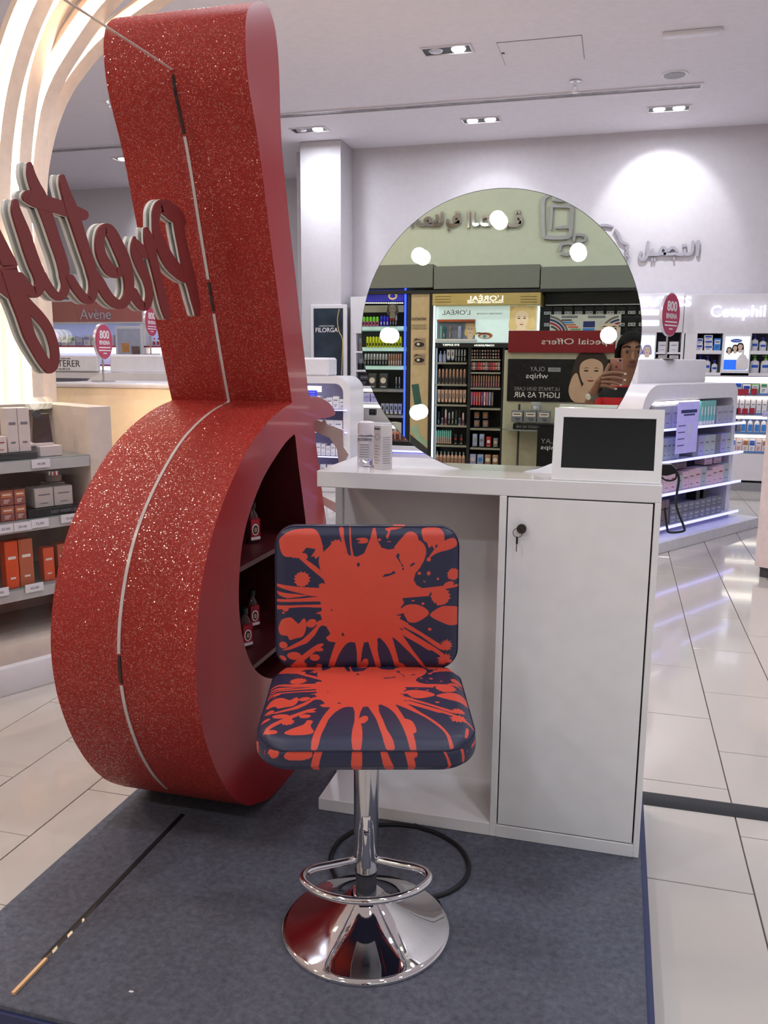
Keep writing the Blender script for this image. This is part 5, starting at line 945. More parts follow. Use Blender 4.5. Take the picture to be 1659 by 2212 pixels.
relief(BK, 'wall_icon', 'metal outline icon of a bottle and jar on the wall behind the camera', [
 [cm(1020, 70, 26), cm(985, 100, 26), cm(980, 200, 26), cm(985, 330, 26), cm(1010, 355, 26), cm(1130, 355, 26), cm(1165, 330, 26), cm(1175, 200, 26), cm(1175, 140, 26)], [cm(1035, 145, 20), cm(1100, 145, 20), cm(1180, 150, 20)], [cm(1040, 150, 18), cm(1038, 220, 18), cm(1032, 300, 14)], [cm(1070, 290, 16), cm(1160, 285, 22)], [cm(1050, 100, 20), cm(1110, 105, 24), cm(1150, 95, 14)],
 [cm(1190, 375, 18), cm(1200, 340, 18), cm(1260, 345, 18), cm(1265, 375, 18), cm(1215, 385, 18)], [cm(1095, 440, 18), cm(1110, 400, 20), cm(1180, 400, 20), cm(1190, 440, 20), cm(1150, 470, 20), cm(1105, 465, 18)]], .03, MET)

# mascara bay with blue edge light
t = fixture(BK, 'makeup_bay', 'dark mascara bay with a blue light strip, seen in the mirror', 'shelving')
slab(BK, t, 'back_panel', BLACK, 690, 884, 634, 1075, -.06, -.02, 0); slab(BK, t, 'side_post', CHAR, 877, 885, 634, 1075, -.40, -.02); LEDBL = mat('deep_blue_led', (60, 80, 255), .4, emit=3, ecol=(40, 70, 255), var=0)
slab(BK, t, 'edge_light', LEDBL, 872, 876, 622, 965, -.41, -.40, 0)
slab(BK, t, 'header', mat('blue_header_print', (40, 40, 170), .3, emit=.5, var=.5, vscale=6), 690, 872, 627, 652, -.39, -.36, .002); slab(BK, t, 'photo_header', mat('photo_header_print', (140, 138, 128), .3, emit=.12, var=.3, vscale=5), 690, 872, 660, 675, -.39, -.36, .002)
x0, x1, z0, z1 = rc(BK, 835, 862, 629, 650, -.39); B().tube([((x0+x1)/2+(x1-x0)*.3*math.cos(a*PI/8), -.392, (z0+z1)/2+(z1-z0)*.3*math.sin(a*PI/8)) for a in range(16)], .008, 6, True).done('header_loop', mat('peach_print', (240, 200, 150), .4, emit=.4, var=0), t)
c_ = BK.px(848, 668, -.39); portrait(BK, t, c_[0], c_[1], .09, -.391, mat('grey_skin_print', (128, 118, 112), .5), mat('grey_hair_print', (60, 58, 58), .5), LIPP)
b = B()
for i in range(22):
    q = BK.px(790+i*3.8, 654.5, -.4); b.box(q[0]-.0045, q[0]+.0045, -.402, -.40, q[1]-.005, q[1]+.005)
b.done('dot_lights', LEDW, t)
SHL = mat('teal_lit_shelf', (190, 224, 226), .25, emit=.35, var=.1, vscale=10)
for y in (705, 750, 790): slab(BK, t, 'shelf', SHL, 690, 872, y, y+8, -.37, -.06)
for y in (840, 895, 940, 985): slab(BK, t, 'shelf', GREY, 690, 872, y, y+6, -.37, -.06)
LIME = mat('lime_plastic', (120, 210, 60), .35); MAG = mat('magenta_plastic', (214, 120, 170), .35); COB = mat('cobalt_plastic', (44, 44, 210), .3); YEL = mat('yellow_plastic', (206, 216, 40), .35); SIL = mat('silver_plastic', (176, 178, 186), .25, .5); REDP = mat('red_plastic', (180, 40, 44), .35); BRZ = mat('bronze_plastic', (170, 130, 112), .3, .4); NUDE = mat('nude_makeup', (206, 164, 146), .45); ROSE = mat('rose_makeup', (206, 110, 130), .4); PLUM = mat('plum_makeup', (130, 60, 150), .4); CORAL = mat('coral_makeup', (226, 84, 70), .4); FUCH = mat('fuchsia_makeup', (216, 70, 150), .4); LAV = mat('lavender_bottle', (160, 166, 206), .3)
def mrow(kind, name, label, group, x0, x1, n, yt, yb, mats, c=-.385, **k): rowpx(BK, kind, name, label, k.pop('cat', 'makeup'), group, x0, x1, n, yt, yb, c, mats, **k)
mrow('tube', 'mascara_tube', 'mascara tube with lime cap and pink body, seen in the mirror', 'lime mascaras', 775, 818, 6, 684, 704, (MAG, LIME, BLACK)); mrow('tube', 'mascara_tube', 'cobalt blue mascara tube, seen in the mirror', 'cobalt mascaras', 820, 840, 3, 682, 704, (COB, COB, SIL)); mrow('tube', 'mascara_tube', ['black mascara tube with grey cap, seen in the mirror', 'black mascara tube with red cap, seen in the mirror', 'black mascara tube with red cap, seen in the mirror'], 'red mascaras', 841, 858, 3, 680, 704, [(BLACK, SIL, GREYC), (BLACK, REDP, GREYC), (BLACK, REDP, GREYC)])
mrow('tube', 'mascara_tube', 'yellow mascara tube, seen in the mirror', 'yellow mascaras', 790, 868, 12, 727, 750, (YEL, YEL, BLACK)); mrow('tube', 'mascara_tube', 'black mascara tube with silver cap, seen in the mirror', 'silver-cap mascaras', 786, 837, 8, 764, 790, (BLACK, SIL, GREYC)); mrow('tube', 'mascara_tube', 'slim bronze mascara tube, seen in the mirror', 'bronze mascaras', 838, 868, 6, 764, 790, (BRZ, BRZ, SIL))
mrow('compact', 'brow_palette', 'dark brow palette with pale picture, seen in the mirror', 'brow palettes', 792, 840, 2, 807, 838, (DGREY, CREAM, SIL), fill=.7); mrow('tube', 'brow_pencil', 'small silver brow pencil leaning by the palettes, seen in the mirror', 'brow pencils', 852, 866, 2, 814, 838, (SIL, SIL, BLACK), fill=.4); mrow('stand', 'white_tube', 'white testing tube with dark dot, seen in the mirror', 'white testing tubes', 822, 868, 5, 872, 894, (LAV, WCART, TXTD))
mrow('compact', 'dark_palette', 'dark compact on the low shelf of the mascara bay, seen in the mirror', 'dark compacts', 845, 868, 3, 918, 939, (DGREY, BLACK, SIL))
# beige mascara poster
t = fixture(BK, 'tall_poster', 'tall beige mascara poster with eye pictures, seen in the mirror', 'poster'); PBEI = mat('beige_poster', (206, 178, 142), .25, emit=.06, var=.05)
slab(BK, t, 'panel', PBEI, 886, 925, 633, 1060, -.40, -.30, .002)
for y0, y1, y in ((730, 755, 742), (764, 788, 776)):
    slab(BK, t, 'eye_picture', mat('eye_picture', (176, 150, 128), .4), 893, 919, y0, y1, -.403, -.40, 0); c_ = BK.px(906, y+2, -.403); B().prism(disc(c_[0], c_[1], .045, .022), -.405, -.403).done('eye', HAIRP, t); B().prism(disc(c_[0]+.01, c_[1]+.002, .014, .012), -.407, -.405).done('eye_glint', WHL, t)
    c_ = BK.px(906, y-8, -.403); B().prism([(c_[0]-.05, c_[1]-.01), (c_[0]+.03, c_[1]+.012), (c_[0]+.055, c_[1]-.012), (c_[0]+.02, c_[1]+.002)], -.405, -.403).done('brow', HAIRP, t)
x0, x1, z0, z1 = rc(BK, 889, 921, 684, 692, -.40); text('sensation', x0, x1, z0, z1, -.401, HAIRP, t, .002)
for i in range(3): slab(BK, t, 'print_line', HAIRP, 889, 921, 702+i*4, 703+i*4, -.402, -.40, 0)
q = [BK.px(x, y, -.402) for x, y in ((889, 831), (904, 829), (912, 880), (897, 884))]; B().prism(q, -.404, -.402).done('printed_pack', mat('teal_pack', (60, 100, 96), .4), t); q = [BK.px(x, y, -.402) for x, y in ((886, 925), (900, 915), (908, 940), (923, 955), (924, 966), (900, 950))]; B().prism(q, -.404, -.402).done('printed_wand', mat('mint_print', (170, 196, 176), .4), t); q = [BK.px(x, y, -.402) for x, y in ((886, 938), (924, 970), (924, 1060), (886, 1060))]; B().prism(q, -.4035, -.402).done('printed_foot', DGREY, t)

# gold-headed makeup bay
t = fixture(BK, 'makeup_bay', 'tall makeup bay with gold header and white edge light, seen in the mirror', 'shelving')
slab(BK, t, 'back_panel', BLACK, 932, 1168, 636, 1075, -.08, -.02, 0); slab(BK, t, 'side_post', CHAR, 926, 934, 634, 1075, -.42, -.08); slab(BK, t, 'mid_post', CHAR, 1008, 1015, 750, 1075, -.40, -.08); slab(BK, t, 'side_post', CHAR, 1081, 1088, 750, 1075, -.40, -.08)
slab(BK, t, 'header', GOLDH, 934, 1168, 633, 659, -.47, -.08, .003); LEDE = mat('white_edge_led', (236, 240, 255), .4, emit=2.2, var=0)
slab(BK, t, 'edge_light', LEDE, 933, 937, 661, 1075, -.43, -.42, 0); slab(BK, t, 'edge_light', LEDE, 1160, 1164, 661, 775, -.43, -.42, 0)
x0, x1, z0, z1 = rc(BK, 1010, 1087, 636, 650, -.47); LW = mat('lit_header_letters', (255, 255, 255), .4, emit=1.2, var=0); text("L'ORÉAL", x0, x1, z0, z1, -.471, LW, t, .006); x0, x1, z0, z1 = rc(BK, 1010, 1087, 651, 655, -.47); text('MAKEUP DESIGNER / PARIS', x0, x1, z0, z1, -.471, LW, t, .003)
for y in (640, 646, 652): slab(BK, t, 'header_line', HAIRP, 940, 974, y, y+.8, -.472, -.47, 0); slab(BK, t, 'header_line', HAIRP, 1124, 1160, y, y+.8, -.472, -.47, 0)
LB2 = mat('lit_ice_panel', (214, 232, 240), .4, emit=.55, var=.03); slab(BK, t, 'light_box', LB2, 941, 1159, 661, 740, -.40, -.08, .003); slab(BK, t, 'label_band', CHAR, 938, 1160, 741, 751, -.42, -.08, .002)
x0, x1, z0, z1 = rc(BK, 955, 1016, 668, 680, -.40); text("L'ORÉAL", x0, x1, z0, z1, -.401, TXTG, t, .002); x0, x1, z0, z1 = rc(BK, 1030, 1084, 676, 679, -.40); text('MASCARA VOLUME', x0, x1, z0, z1, -.401, TXTG, t, .002)
x0, x1, z0, z1 = rc(BK, 956, 992, 743, 747, -.42); text('EYE EXPERT', x0, x1, z0, z1, -.421, LW, t, .003, bold=.02); x0, x1, z0, z1 = rc(BK, 1025, 1068, 744, 748, -.42); text('COMPLEXION', x0, x1, z0, z1, -.421, LW, t, .003, bold=.02)
slab(BK, t, 'portrait_panel', mat('golden_portrait_ground', (226, 196, 140), .4, emit=.2, var=.08), 1101, 1159, 661, 713, -.404, -.40, 0); c_ = BK.px(1127, 690, -.404); portrait(BK, t, c_[0], c_[1], .16, -.405, mat('lit_skin', (250, 222, 196), .5, emit=.25, var=0), mat('lit_blond', (236, 206, 150), .5, emit=.25, var=0), mat('lit_lips', (200, 110, 100), .5, emit=.1, var=0), big=1.15)
c_ = BK.px(1048, 725, -.404); B().prism(disc(c_[0], c_[1], .065, .028), -.404, -.40).done('printed_eye_lid', AMBER, t); B().prism(disc(c_[0]+.005, c_[1]-.008, .045, .017), -.406, -.404).done('printed_eye', WHL, t); B().prism(disc(c_[0]+.005, c_[1]-.006, .014, .013), -.408, -.406).done('printed_iris', mat('iris_blue', (90, 150, 160), .4), t); B().prism([(c_[0]-.05, c_[1]+.01), (c_[0]+.06, c_[1]+.03), (c_[0]+.15, c_[1]-.01), (c_[0]+.06, c_[1]+.018)], -.406, -.40).done('printed_wand', BROWN, t)
slab(BK, t, 'demo_recess', mat('demo_grey', (120, 130, 150), .4), 944, 1026, 690, 732, -.41, -.40, .002); slab(BK, t, 'demo_top', mat('copper_trim', (170, 92, 64), .3, .6), 944, 1026, 690, 695, -.45, -.41, 0); slab(BK, t, 'demo_shelf', WHITE, 941, 1028, 732, 738, -.46, -.40, .003)
slab(BK, t, 'demo_portrait', NUDE, 1005, 1025, 697, 727, -.413, -.41, 0); c_ = BK.px(1016, 713, -.413); portrait(BK, t, c_[0], c_[1], .085, -.414, SKIN2, BLOND, LIPP)
for k, (x0, x1, m) in enumerate(((950, 955, TEALP), (956, 962, mat('deep_teal', (40, 110, 108), .3)), (970, 974, BRZ), (987, 997, LAV))): rowpx(BK, 'tube', 'demo_mascara', ('pale teal demo mascara in the lit box, seen in the mirror', 'deep teal demo mascara in the lit box, seen in the mirror', 'bronze demo mascara in the lit box, seen in the mirror', 'lavender demo pack in the lit box, seen in the mirror')[k], 'makeup', None, x0, x1, 1, 704, 731, -.45, (m, m, SIL))
TRAY = mat('stone_shelf_lip', (150, 144, 132), .5)
for y in (783, 830, 874, 919, 962, 1006): slab(BK, t, 'shelf', TRAY, 940, 1008, y, y+4, -.40, -.08)
for y in (776, 804, 838, 882, 926, 968, 1006): slab(BK, t, 'shelf', TRAY, 1015, 1081, y, y+4, -.40, -.08)
LX = mat('cool_strip', (180, 196, 226), .4, emit=.5, var=0)
for x in (939, 1014): slab(BK, t, 'shelf_strip', LX, x, x+3, 752, 1040, -.30, -.28, 0)
SL = ', mirrored'
mrow('bottle', 'makeup_remover', 'lavender remover bottle on the top makeup shelf'+SL, 'remover bottles', 947, 964, 2, 758, 783, (LAV, LAV, LAV), cat='bottle'); mrow('stand', 'cream_tube', 'white cream tube on the top makeup shelf'+SL, 'white cream tubes', 964, 982, 2, 755, 778, (WCART, LAV, TXTG)); mrow('tube', 'liner_pen', 'black liner pen with clear cap on the top makeup shelf'+SL, 'black liners top', 982, 1007, 4, 754, 783, (BLACK, SIL, SIL), fill=.6)
mrow('tube', 'foundation_tube', 'taupe foundation stick on the second makeup shelf'+SL, 'taupe sticks', 945, 1007, 8, 797, 830, (TAUPE, BRZ, BLACK), fill=.75); mrow('stand', 'foundation_tube', 'nude foundation tube standing on its cap on the third makeup shelf'+SL, 'nude tubes', 944, 1007, 8, 842, 874, (NUDE, BLACK, TAUPE), fill=.8)
mrow('tube', 'mascara_tube', ['rose mascara on the fourth makeup shelf'+SL, 'lavender mascara on the fourth makeup shelf'+SL, 'dark mascara on the fourth makeup shelf'+SL, 'silver-capped mascara on the fourth makeup shelf'+SL, 'silver-capped mascara on the fourth makeup shelf'+SL], 'dark mascaras fourth shelf', 944, 1004, 8, 884, 919, [(ROSE, PINKC, TXTD), (LAV, BLACK, TXTD), (BLACK, DGREY, SIL), (BLACK, SIL, SIL), (BLACK, SIL, SIL)], fill=.5, hs=(.8, 1, .95, .85)); mrow('tube', 'concealer_pen', 'slim concealer pen on the fifth makeup shelf'+SL, 'concealer pens', 941, 975, 8, 929, 958, (NUDE, TEALP, SIL), fill=.8, hs=(1, .97)); mrow('compact', 'blush_stick', 'black and red blush pack on the fifth makeup shelf'+SL, 'blush packs', 978, 1003, 2, 938, 960, (BLACK, REDP, SIL), fill=.5)
mrow('bottle', 'foundation_bottle', 'glass foundation bottle on the lowest seen makeup shelf'+SL, 'foundation bottles', 940, 1005, 8, 976, 1005, (NUDE, BRZ, SIL), cat='bottle', fill=.9)
for r in range(3): mrow('compact', 'eyeshadow_pot', 'eyeshadow pot, %s row, second makeup column%s' % (('top', 'middle', 'bottom')[r], SL), 'eyeshadow pots', 1017, 1080, 11, 755+r*7, 761.5+r*7, [(BLACK, ROSE, BLACK), (BLACK, NUDE, BLACK), (BLACK, PINKC, BLACK), (BLACK, TAUPE, BLACK)], fill=.8, d=.02)
for r in range(2): mrow('compact', 'lipstick', 'lipstick sample, %s row, second makeup column%s' % (('top', 'bottom')[r], SL), 'lipstick samples', 1016, 1080, 12, 783+r*9, 791+r*9, [(PINKC, BRZ, BLACK), (BRZ, NUDE, BLACK), (ROSE, CORAL, BLACK), (CORAL, REDP, BLACK), (TAUPE, PLUM, BLACK)], fill=.85, d=.03)
mrow('tube', 'lip_gloss', 'brown lip gloss tube on the third shelf second column'+SL, 'lip glosses', 1016, 1080, 12, 811, 837, (TAUPE, BRZ, ROSE), fill=.7); mrow('stand', 'lip_tube', 'bright lip lacquer on the fourth shelf second column'+SL, 'lip lacquers', 1016, 1066, 9, 847, 881, [(TAUPE, BLACK, SIL), (LAV, BLACK, SIL), (ROSE, BLACK, SIL), (PINKC, BLACK, SIL), (PLUM, BLACK, SIL), (CORAL, BLACK, SIL), (CORAL, BLACK, SIL), (FUCH, BLACK, SIL), (ROSE, BLACK, SIL)], fill=.75)
for r in range(2): mrow('compact', 'powder_compact', 'square powder compact, %s row, second makeup column%s' % (('top', 'bottom')[r], SL), 'square compacts', 1020, 1058, 2, 890+r*18, 904+r*18, (TAUPE, AMBER if r == 0 else BRZ, SIL), fill=.6, c=-.36+.02*(1-r))
mrow('compact', 'round_powder', 'round powder and blush pack on the sixth shelf second column'+SL, 'round powders', 1018, 1078, 4, 938, 965, [(GREYC, NUDE, SIL), (REDP, WCART, SIL), (LAV, GREYC, SIL), (LAV, SIL, SIL)], fill=.65, hs=(.7, .8, 1, 1)); mrow('compact', 'powder_pack', 'pale powder pack on the lowest seen shelf second column'+SL, 'pale powder packs', 1013, 1078, 4, 982, 1005, [(BRZ, CREAM, SIL), (BRZ, CREAM, SIL), (LAV, SKYP, SIL), (LAV, PINKC, SIL)], fill=.8)

# eyelash wall
t = fixture(BK, 'eyelash_wall', 'dark grey wall of hanging eyelash packs, seen in the mirror', 'display wall'); slab(BK, t, 'panel', mat('slate_panel', (84, 84, 88), .5), 1169, 1480, 634, 1075, -.10, -.02, 0); slab(BK, t, 'hook_rail', STEEL, 1178, 1420, 657, 659, -.16, -.10, 0)
for r, (yt, yb) in enumerate(((662, 680), (686, 706), (712, 732), (738, 758))): rowpx(BK, 'card', 'eyelash_pack', 'black eyelash pack in the %s row%s' % (('top', 'second', 'third', 'fourth')[r], SL), 'eyelash pack', 'eyelash packs row %s' % 'abcd'[r], 1172, 1400, 10, yt, yb, -.14, (BLACK, WCART, BLACK), d=.02, fill=.82)
t = fixture(BK, 'chart_board', 'white open colour chart board with fanned arcs, seen in the mirror', 'board'); slab(BK, t, 'board', mat('chart_paper', (206, 206, 200), .5), 1187, 1340, 679, 765, -.30, -.28, .002)
for k, (x, y, m) in enumerate(((1213, 690, DGREY), (1217, 695, SKYP), (1222, 700, AMBER), (1227, 705, CORAL), (1232, 710, GRNP))): slab(BK, t, 'colour_bar', m, x, x+22, y, y+3, -.302, -.30, 0)
slab(BK, t, 'blue_block', NAVYP, 1260, 1285, 694, 707, -.302, -.30, 0); slab(BK, t, 'blue_block', SKYP, 1259, 1284, 709, 714, -.302, -.30, 0); slab(BK, t, 'heading', GREYC, 1213, 1248, 682, 687, -.302, -.30, 0); slab(BK, t, 'heading', GREYC, 1270, 1308, 682, 687, -.302, -.30, 0)
for side, cx in ((-1, 1180), (1, 1345)):
    for r in range(4):
        b = B(); pp = [(cx-side*(30+r*7)*math.cos(k*PI/14)*.9, 722-(18+r*7)*math.sin(k*PI/14)) for k in range(8)]
        stroke_b(b, [(*BK.px(x, y, -.302), .016) for x, y in pp if 1187 <= x <= 1340] or [(*BK.px(1190, 700, -.302), .01)]*2, lambda p, q, d: (p, d, q), -.3015-.0002*r, -.30, 2); b.done('fan_arc', (DGREY, REDT, NAVYP, TAUPE)[r], t)
c_ = BK.px(1316, 712, -.302); B().prism(disc(c_[0], c_[1], .09, .055), -.303, -.30).done('printed_face', SKIN2, t)
for s in (-1, 1): B().prism(disc(c_[0]+s*.038, c_[1]+.004, .022, .011), -.305, -.303).done('printed_eye', HAIRP, t); B().prism([(c_[0]+s*.012, c_[1]+.022), (c_[0]+s*.04, c_[1]+.034), (c_[0]+s*.07, c_[1]+.02), (c_[0]+s*.04, c_[1]+.026)], -.305, -.303).done('printed_brow', HAIRP, t)

# special offers stand
ST = Fm(-1.62)
t = fixture(ST, 'offer_stand', 'cream promotional stand with a red offers header, seen in the mirror', 'display stand'); CRM = mat('cream_stand', (190, 184, 164), .5)
slab(ST, t, 'back_panel', CRM, 1084, 1420, 757, 1150, 0, .06, .004); slab(ST, t, 'header', mat('offers_red', (132, 26, 34), .3), 1098, 1330, 714, 762, -.03, -.005, .002); B().box(*[ST.px(1420, 800)[0], ST.px(1084, 800)[0]], -.4, .06, 0, .12, .004).done('base', CRM, t)
x0, x1, z0, z1 = rc(ST, 1170, 1325, 731, 748, -.03); text('Special Offers', x0, x1, z0, z1, -.031, WHL, t, .002)
t = fixture(ST, 'wide_poster', 'black skincare poster with a woman resting her cheek on her hand, seen in the mirror', 'poster'); slab(ST, t, 'print', mat('black_poster', (26, 26, 30), .25, var=.1), 1096, 1400, 776, 869, -.012, -.002, .002)
x0, x1, z0, z1 = rc(ST, 1145, 1177, 792, 802, -.012); text('OLAY', x0, x1, z0, z1, -.013, SIL, t, .002); x0, x1, z0, z1 = rc(ST, 1136, 1184, 806, 821, -.012); text('whips', x0, x1, z0, z1, -.013, WHL, t, .002); slab(ST, t, 'badge', SIL, 1184, 1211, 794, 803, -.014, -.012, 0); x0, x1, z0, z1 = rc(ST, 1188, 1207, 796, 801, -.014); text('NEW', x0, x1, z0, z1, -.015, DGREY, t, .001)
x0, x1, z0, z1 = rc(ST, 1111, 1209, 836, 844, -.012); text('ULTIMATE SKIN CARE', x0, x1, z0, z1, -.013, SIL, t, .002); x0, x1, z0, z1 = rc(ST, 1110, 1209, 847, 859, -.012); text('LIGHT AS AIR', x0, x1, z0, z1, -.013, WHL, t, .002, bold=.006)
c_ = ST.px(1277, 805, -.013); SKP = mat('poster_skin', (206, 168, 144), .5); portrait(ST, t, c_[0], c_[1], .215, -.014, SKP, HAIRP, LIPP, .78)
q = [tuple(p) for p in smoothpts([ST.px(x, y, -.014) for x, y in ((1240, 868), (1228, 845), (1236, 815), (1246, 806), (1252, 822), (1262, 850), (1272, 868))], 3, True)]; B().prism(q, -.017, -.0145).done('printed_hand', SKP, t)
sh = fixture(ST, 'glass_shelf', 'curved glass shelf on a pole in front of the cream stand, seen in the mirror', 'shelf')
a_, b_, z0, z1 = rc(ST, 1085, 1230, 924, 931, -.2); B().prism([(a_, -.25), (b_-.06, -.25), (b_, -.2), (b_, -.01), (a_, -.01)], z0, z0+.01, 'z').done('glass', GSH, sh); q = ST.px(1121, 900, -.06); zp_ = ST.px(1121, 872)[1]; B().cyl((q[0], -.06, (zp_+.121)/2), .008, zp_-.121, 10).done('pole', DGREY, sh)
t = fixture(ST, 'shelf_riser', 'black riser reading light as air under the grey cartons, seen in the mirror', 'riser'); a_, b_, z2, z1 = rc(ST, 1108, 1200, 914, 924, -.22); B().box(a_, b_, -.22, -.08, z0+.0105, z0+.05, .002, 1).done('riser', BLACK, t); text('LIGHT AS AIR', b_-.18, b_-.02, z0+.02, z0+.038, -.221, SIL, t, .001)
rowpx(ST, 'carton', 'cream_carton', 'grey cream carton on the black riser, seen in the mirror', 'box', 'grey cartons on the riser', 1102, 1190, 3, 888, 913, -.21, (GREYC, CREAM, HAIRP), d=.09, fill=.85); a_, b_, zz, z1 = rc(ST, 1146, 1168, 868, 886, -.2); good(ST, ctm('cream_jar', b_-a_, .08, .06, SIL, ACR, SIL, kind='jar'), 'cream_jar', 'clear cream jar on top of the grey cartons, seen in the mirror', 'jar', (a_+b_)/2, -.2, ST.px(1150, 888, -.21)[1]+.001)
t = fixture(ST, 'small_poster', 'narrow black poster hanging beside the glass shelf, seen in the mirror', 'poster'); slab(ST, t, 'print', BLACK, 1159, 1330, 926, 1040, -.27, -.262, .001); x0, x1, z0, z1 = rc(ST, 1168, 1212, 948, 958, -.27); text('OLAY', x0, x1, z0, z1, -.271, SIL, t, .001); x0, x1, z0, z1 = rc(ST, 1168, 1215, 962, 974, -.27); text('whips', x0, x1, z0, z1, -.271, WHL, t, .001)

# ================================================================== the person taking the picture
PX, PY = .065, -.34
SKIN = mat('warm_skin', (150, 104, 88), .5, var=.05); HAIR = mat('black_hair', (20, 17, 20), .7, spec=.15, var=.2, vscale=60); NAIL = mat('pale_nail', (222, 206, 208), .2)
J = {  # joints: x, y, z, radius x, radius y (feet stand on the floor, facing the mirror)
 'pel': (0, 0, .80, .150, .105), 'abd': (0, 0, .93, .135, .095), 'che': (0, .005, 1.08, .150, .105), 'upc': (0, -.005, 1.20, .120, .085), 'nek': (0, -.005, 1.29, .052, .052), 'jaw': (0, .022, 1.375, .060, .070), 'fac': (0, .018, 1.44, .074, .088), 'cra': (0, .005, 1.505, .074, .086), 'top': (0, 0, 1.545, .045, .055),
 'shL': (-.150, -.005, 1.215, .056, .056), 'elL': (-.255, .085, 1.01, .042, .042), 'foL': (-.232, .22, 1.12, .036, .036), 'wrL': (-.198, .298, 1.235, .026, .022), 'paL': (-.165, .324, 1.290, .036, .018), 'knL': (-.150, .336, 1.325, .040, .015),
 'shR': (.150, -.005, 1.215, .056, .056), 'elR': (.200, -.02, .98, .042, .042), 'foR': (.205, .06, .86, .036, .036), 'wrR': (.195, .11, .78, .026, .022), 'paR': (.190, .13, .72, .034, .018),
 'hiL': (-.085, 0, .74, .088, .088), 'knl': (-.09, .015, .44, .058, .058), 'anl': (-.09, -.01, .085, .040, .042), 'tol': (-.10, .12, .035, .042, .03), 'hiR': (.085, 0, .74, .088, .088), 'knr': (.09, .015, .44, .058, .058), 'anr': (.09, -.01, .085, .040, .042), 'tor': (.10, .12, .035, .042, .03)}
ED = 'pel-abd abd-che che-upc upc-nek nek-jaw jaw-fac fac-cra cra-top upc-shL shL-elL elL-foL foL-wrL wrL-paL paL-knL upc-shR shR-elR elR-foR foR-wrR wrR-paR pel-hiL hiL-knl knl-anl anl-tol pel-hiR hiR-knr knr-anr anr-tor'.split()
names = list(J); me = bpy.data.meshes.new('body'); me.from_pydata([J[n][:3] for n in names], [tuple(names.index(x) for x in e.split('-')) for e in ED], [])
bo = bpy.data.objects.new('body_frame', me); COL.objects.link(bo)
sk = bo.modifiers.new('skin', 'SKIN'); sk.use_smooth_shade = True; sb = bo.modifiers.new('sub', 'SUBSURF'); sb.levels = 2; sb.render_levels = 2
for i, n in enumerate(names): me.skin_vertices[0].data[i].radius = J[n][3:5]; me.skin_vertices[0].data[i].use_root = (n == 'pel')
dg = bpy.context.evaluated_depsgraph_get(); full = bpy.data.meshes.new_from_object(bo.evaluated_get(dg)); bpy.data.objects.remove(bo)
per = thing('person', 'person in a black and red striped polo holding up a phone, seen in the mirror', 'person', (PX, PY, 0))
def zone(z, x, y):
    if z < .10: return 'shoe'
    if z < .84 and abs(x) < .17 and y < .10: return 'trousers'
    if z < 1.265 and not (x < -.205 and (y > .10)) and not (x < -.17 and y > .15) and not (z < .93 and x > .165): return 'shirt'
    return 'skin'
def extract(name, keep, off, m):
    bm = bmesh.new(); bm.from_mesh(full); bm.normal_update()
    dl = [f for f in bm.faces if not keep(f.calc_center_median())]; nv = {v: v.normal.copy() for v in bm.verts}
    for v in bm.verts: v.co += nv[v]*off
    bmesh.ops.delete(bm, geom=dl, context='FACES'); mm = bpy.data.meshes.new(name); bm.to_mesh(mm); bm.free(); mm.materials.append(m)
    for p in mm.polygons: p.use_smooth = True
    return put(name, mm, per)
# body: one surface with fingers rooted in the palm
b = B(); bmx = bmesh.new(); bmx.from_mesh(full); b._add(bmx)
def wl(x, y, z): return (x-PX, y-PY, z)
fing = [[(-.085, .006, 1.335), (-.045, .017, 1.346), (-.005, .019, 1.346), (.030, .014, 1.340)], [(-.088, .006, 1.316), (-.045, .019, 1.322), (-.003, .021, 1.318), (.029, .016, 1.308)], [(-.090, .004, 1.297), (-.052, .017, 1.298), (-.015, .019, 1.291), (.010, .015, 1.282)], [(-.092, .002, 1.280), (-.060, .013, 1.277), (-.034, .015, 1.269), (-.014, .012, 1.262)]]
for f in fing: b.tube([wl(*p) for p in [tuple(q) for q in smoothpts(f, 4)]], .009, 10, rs=[.0105-.0032*i/12 for i in range(13)])
b.tube([wl(*tuple(q)) for q in smoothpts([(-.10, -.004, 1.315), (-.072, -.016, 1.345), (-.060, -.022, 1.375), (-.050, -.022, 1.392)], 4)], .011, 10, rs=[.0125-.003*i/12 for i in range(13)])
for k in range(4): b.tube([(.172+.012*k-.01*0, .135, .70), (.172+.012*k, .148, .665), (.172+.012*k, .15, .635-.006*abs(k-1.5))], .0075, 8)
b.tube([(.165, .13, .72), (.15, .155, .70), (.148, .168, .672)], .009, 8)
b.tube([(0, .098, 1.455), (0, .108, 1.435), (0, .116, 1.418), (0, .104, 1.408)], .011, 10, rs=[.008, .011, .014, .009])           # nose
for s in (-1, 1): b.ball((s*.011, .103, 1.413), .009, 2); b.ball((s*.078, .0, 1.435), .018, 2, (.45, .8, 1.4))                      # nostrils, ears
body = b.done('body', SKIN, per, smooth=70)
for f, n_ in zip(fing, range(4)):
    p = np.array(f[-1]); q = np.array(f[-2]); u = (p-q)/np.linalg.norm(p-q); B().ball(tuple(wl(*(p-u*.001+np.array([0, .0065, 0])))), .0068, 2, (1.25, .45, .8)).done('fingernail', NAIL, body)
EYE = mat('eye_white', (140, 124, 118), .3); IRIS = mat('dark_iris', (28, 20, 18), .2); LIPM = mat('natural_lips', (126, 70, 70), .4)
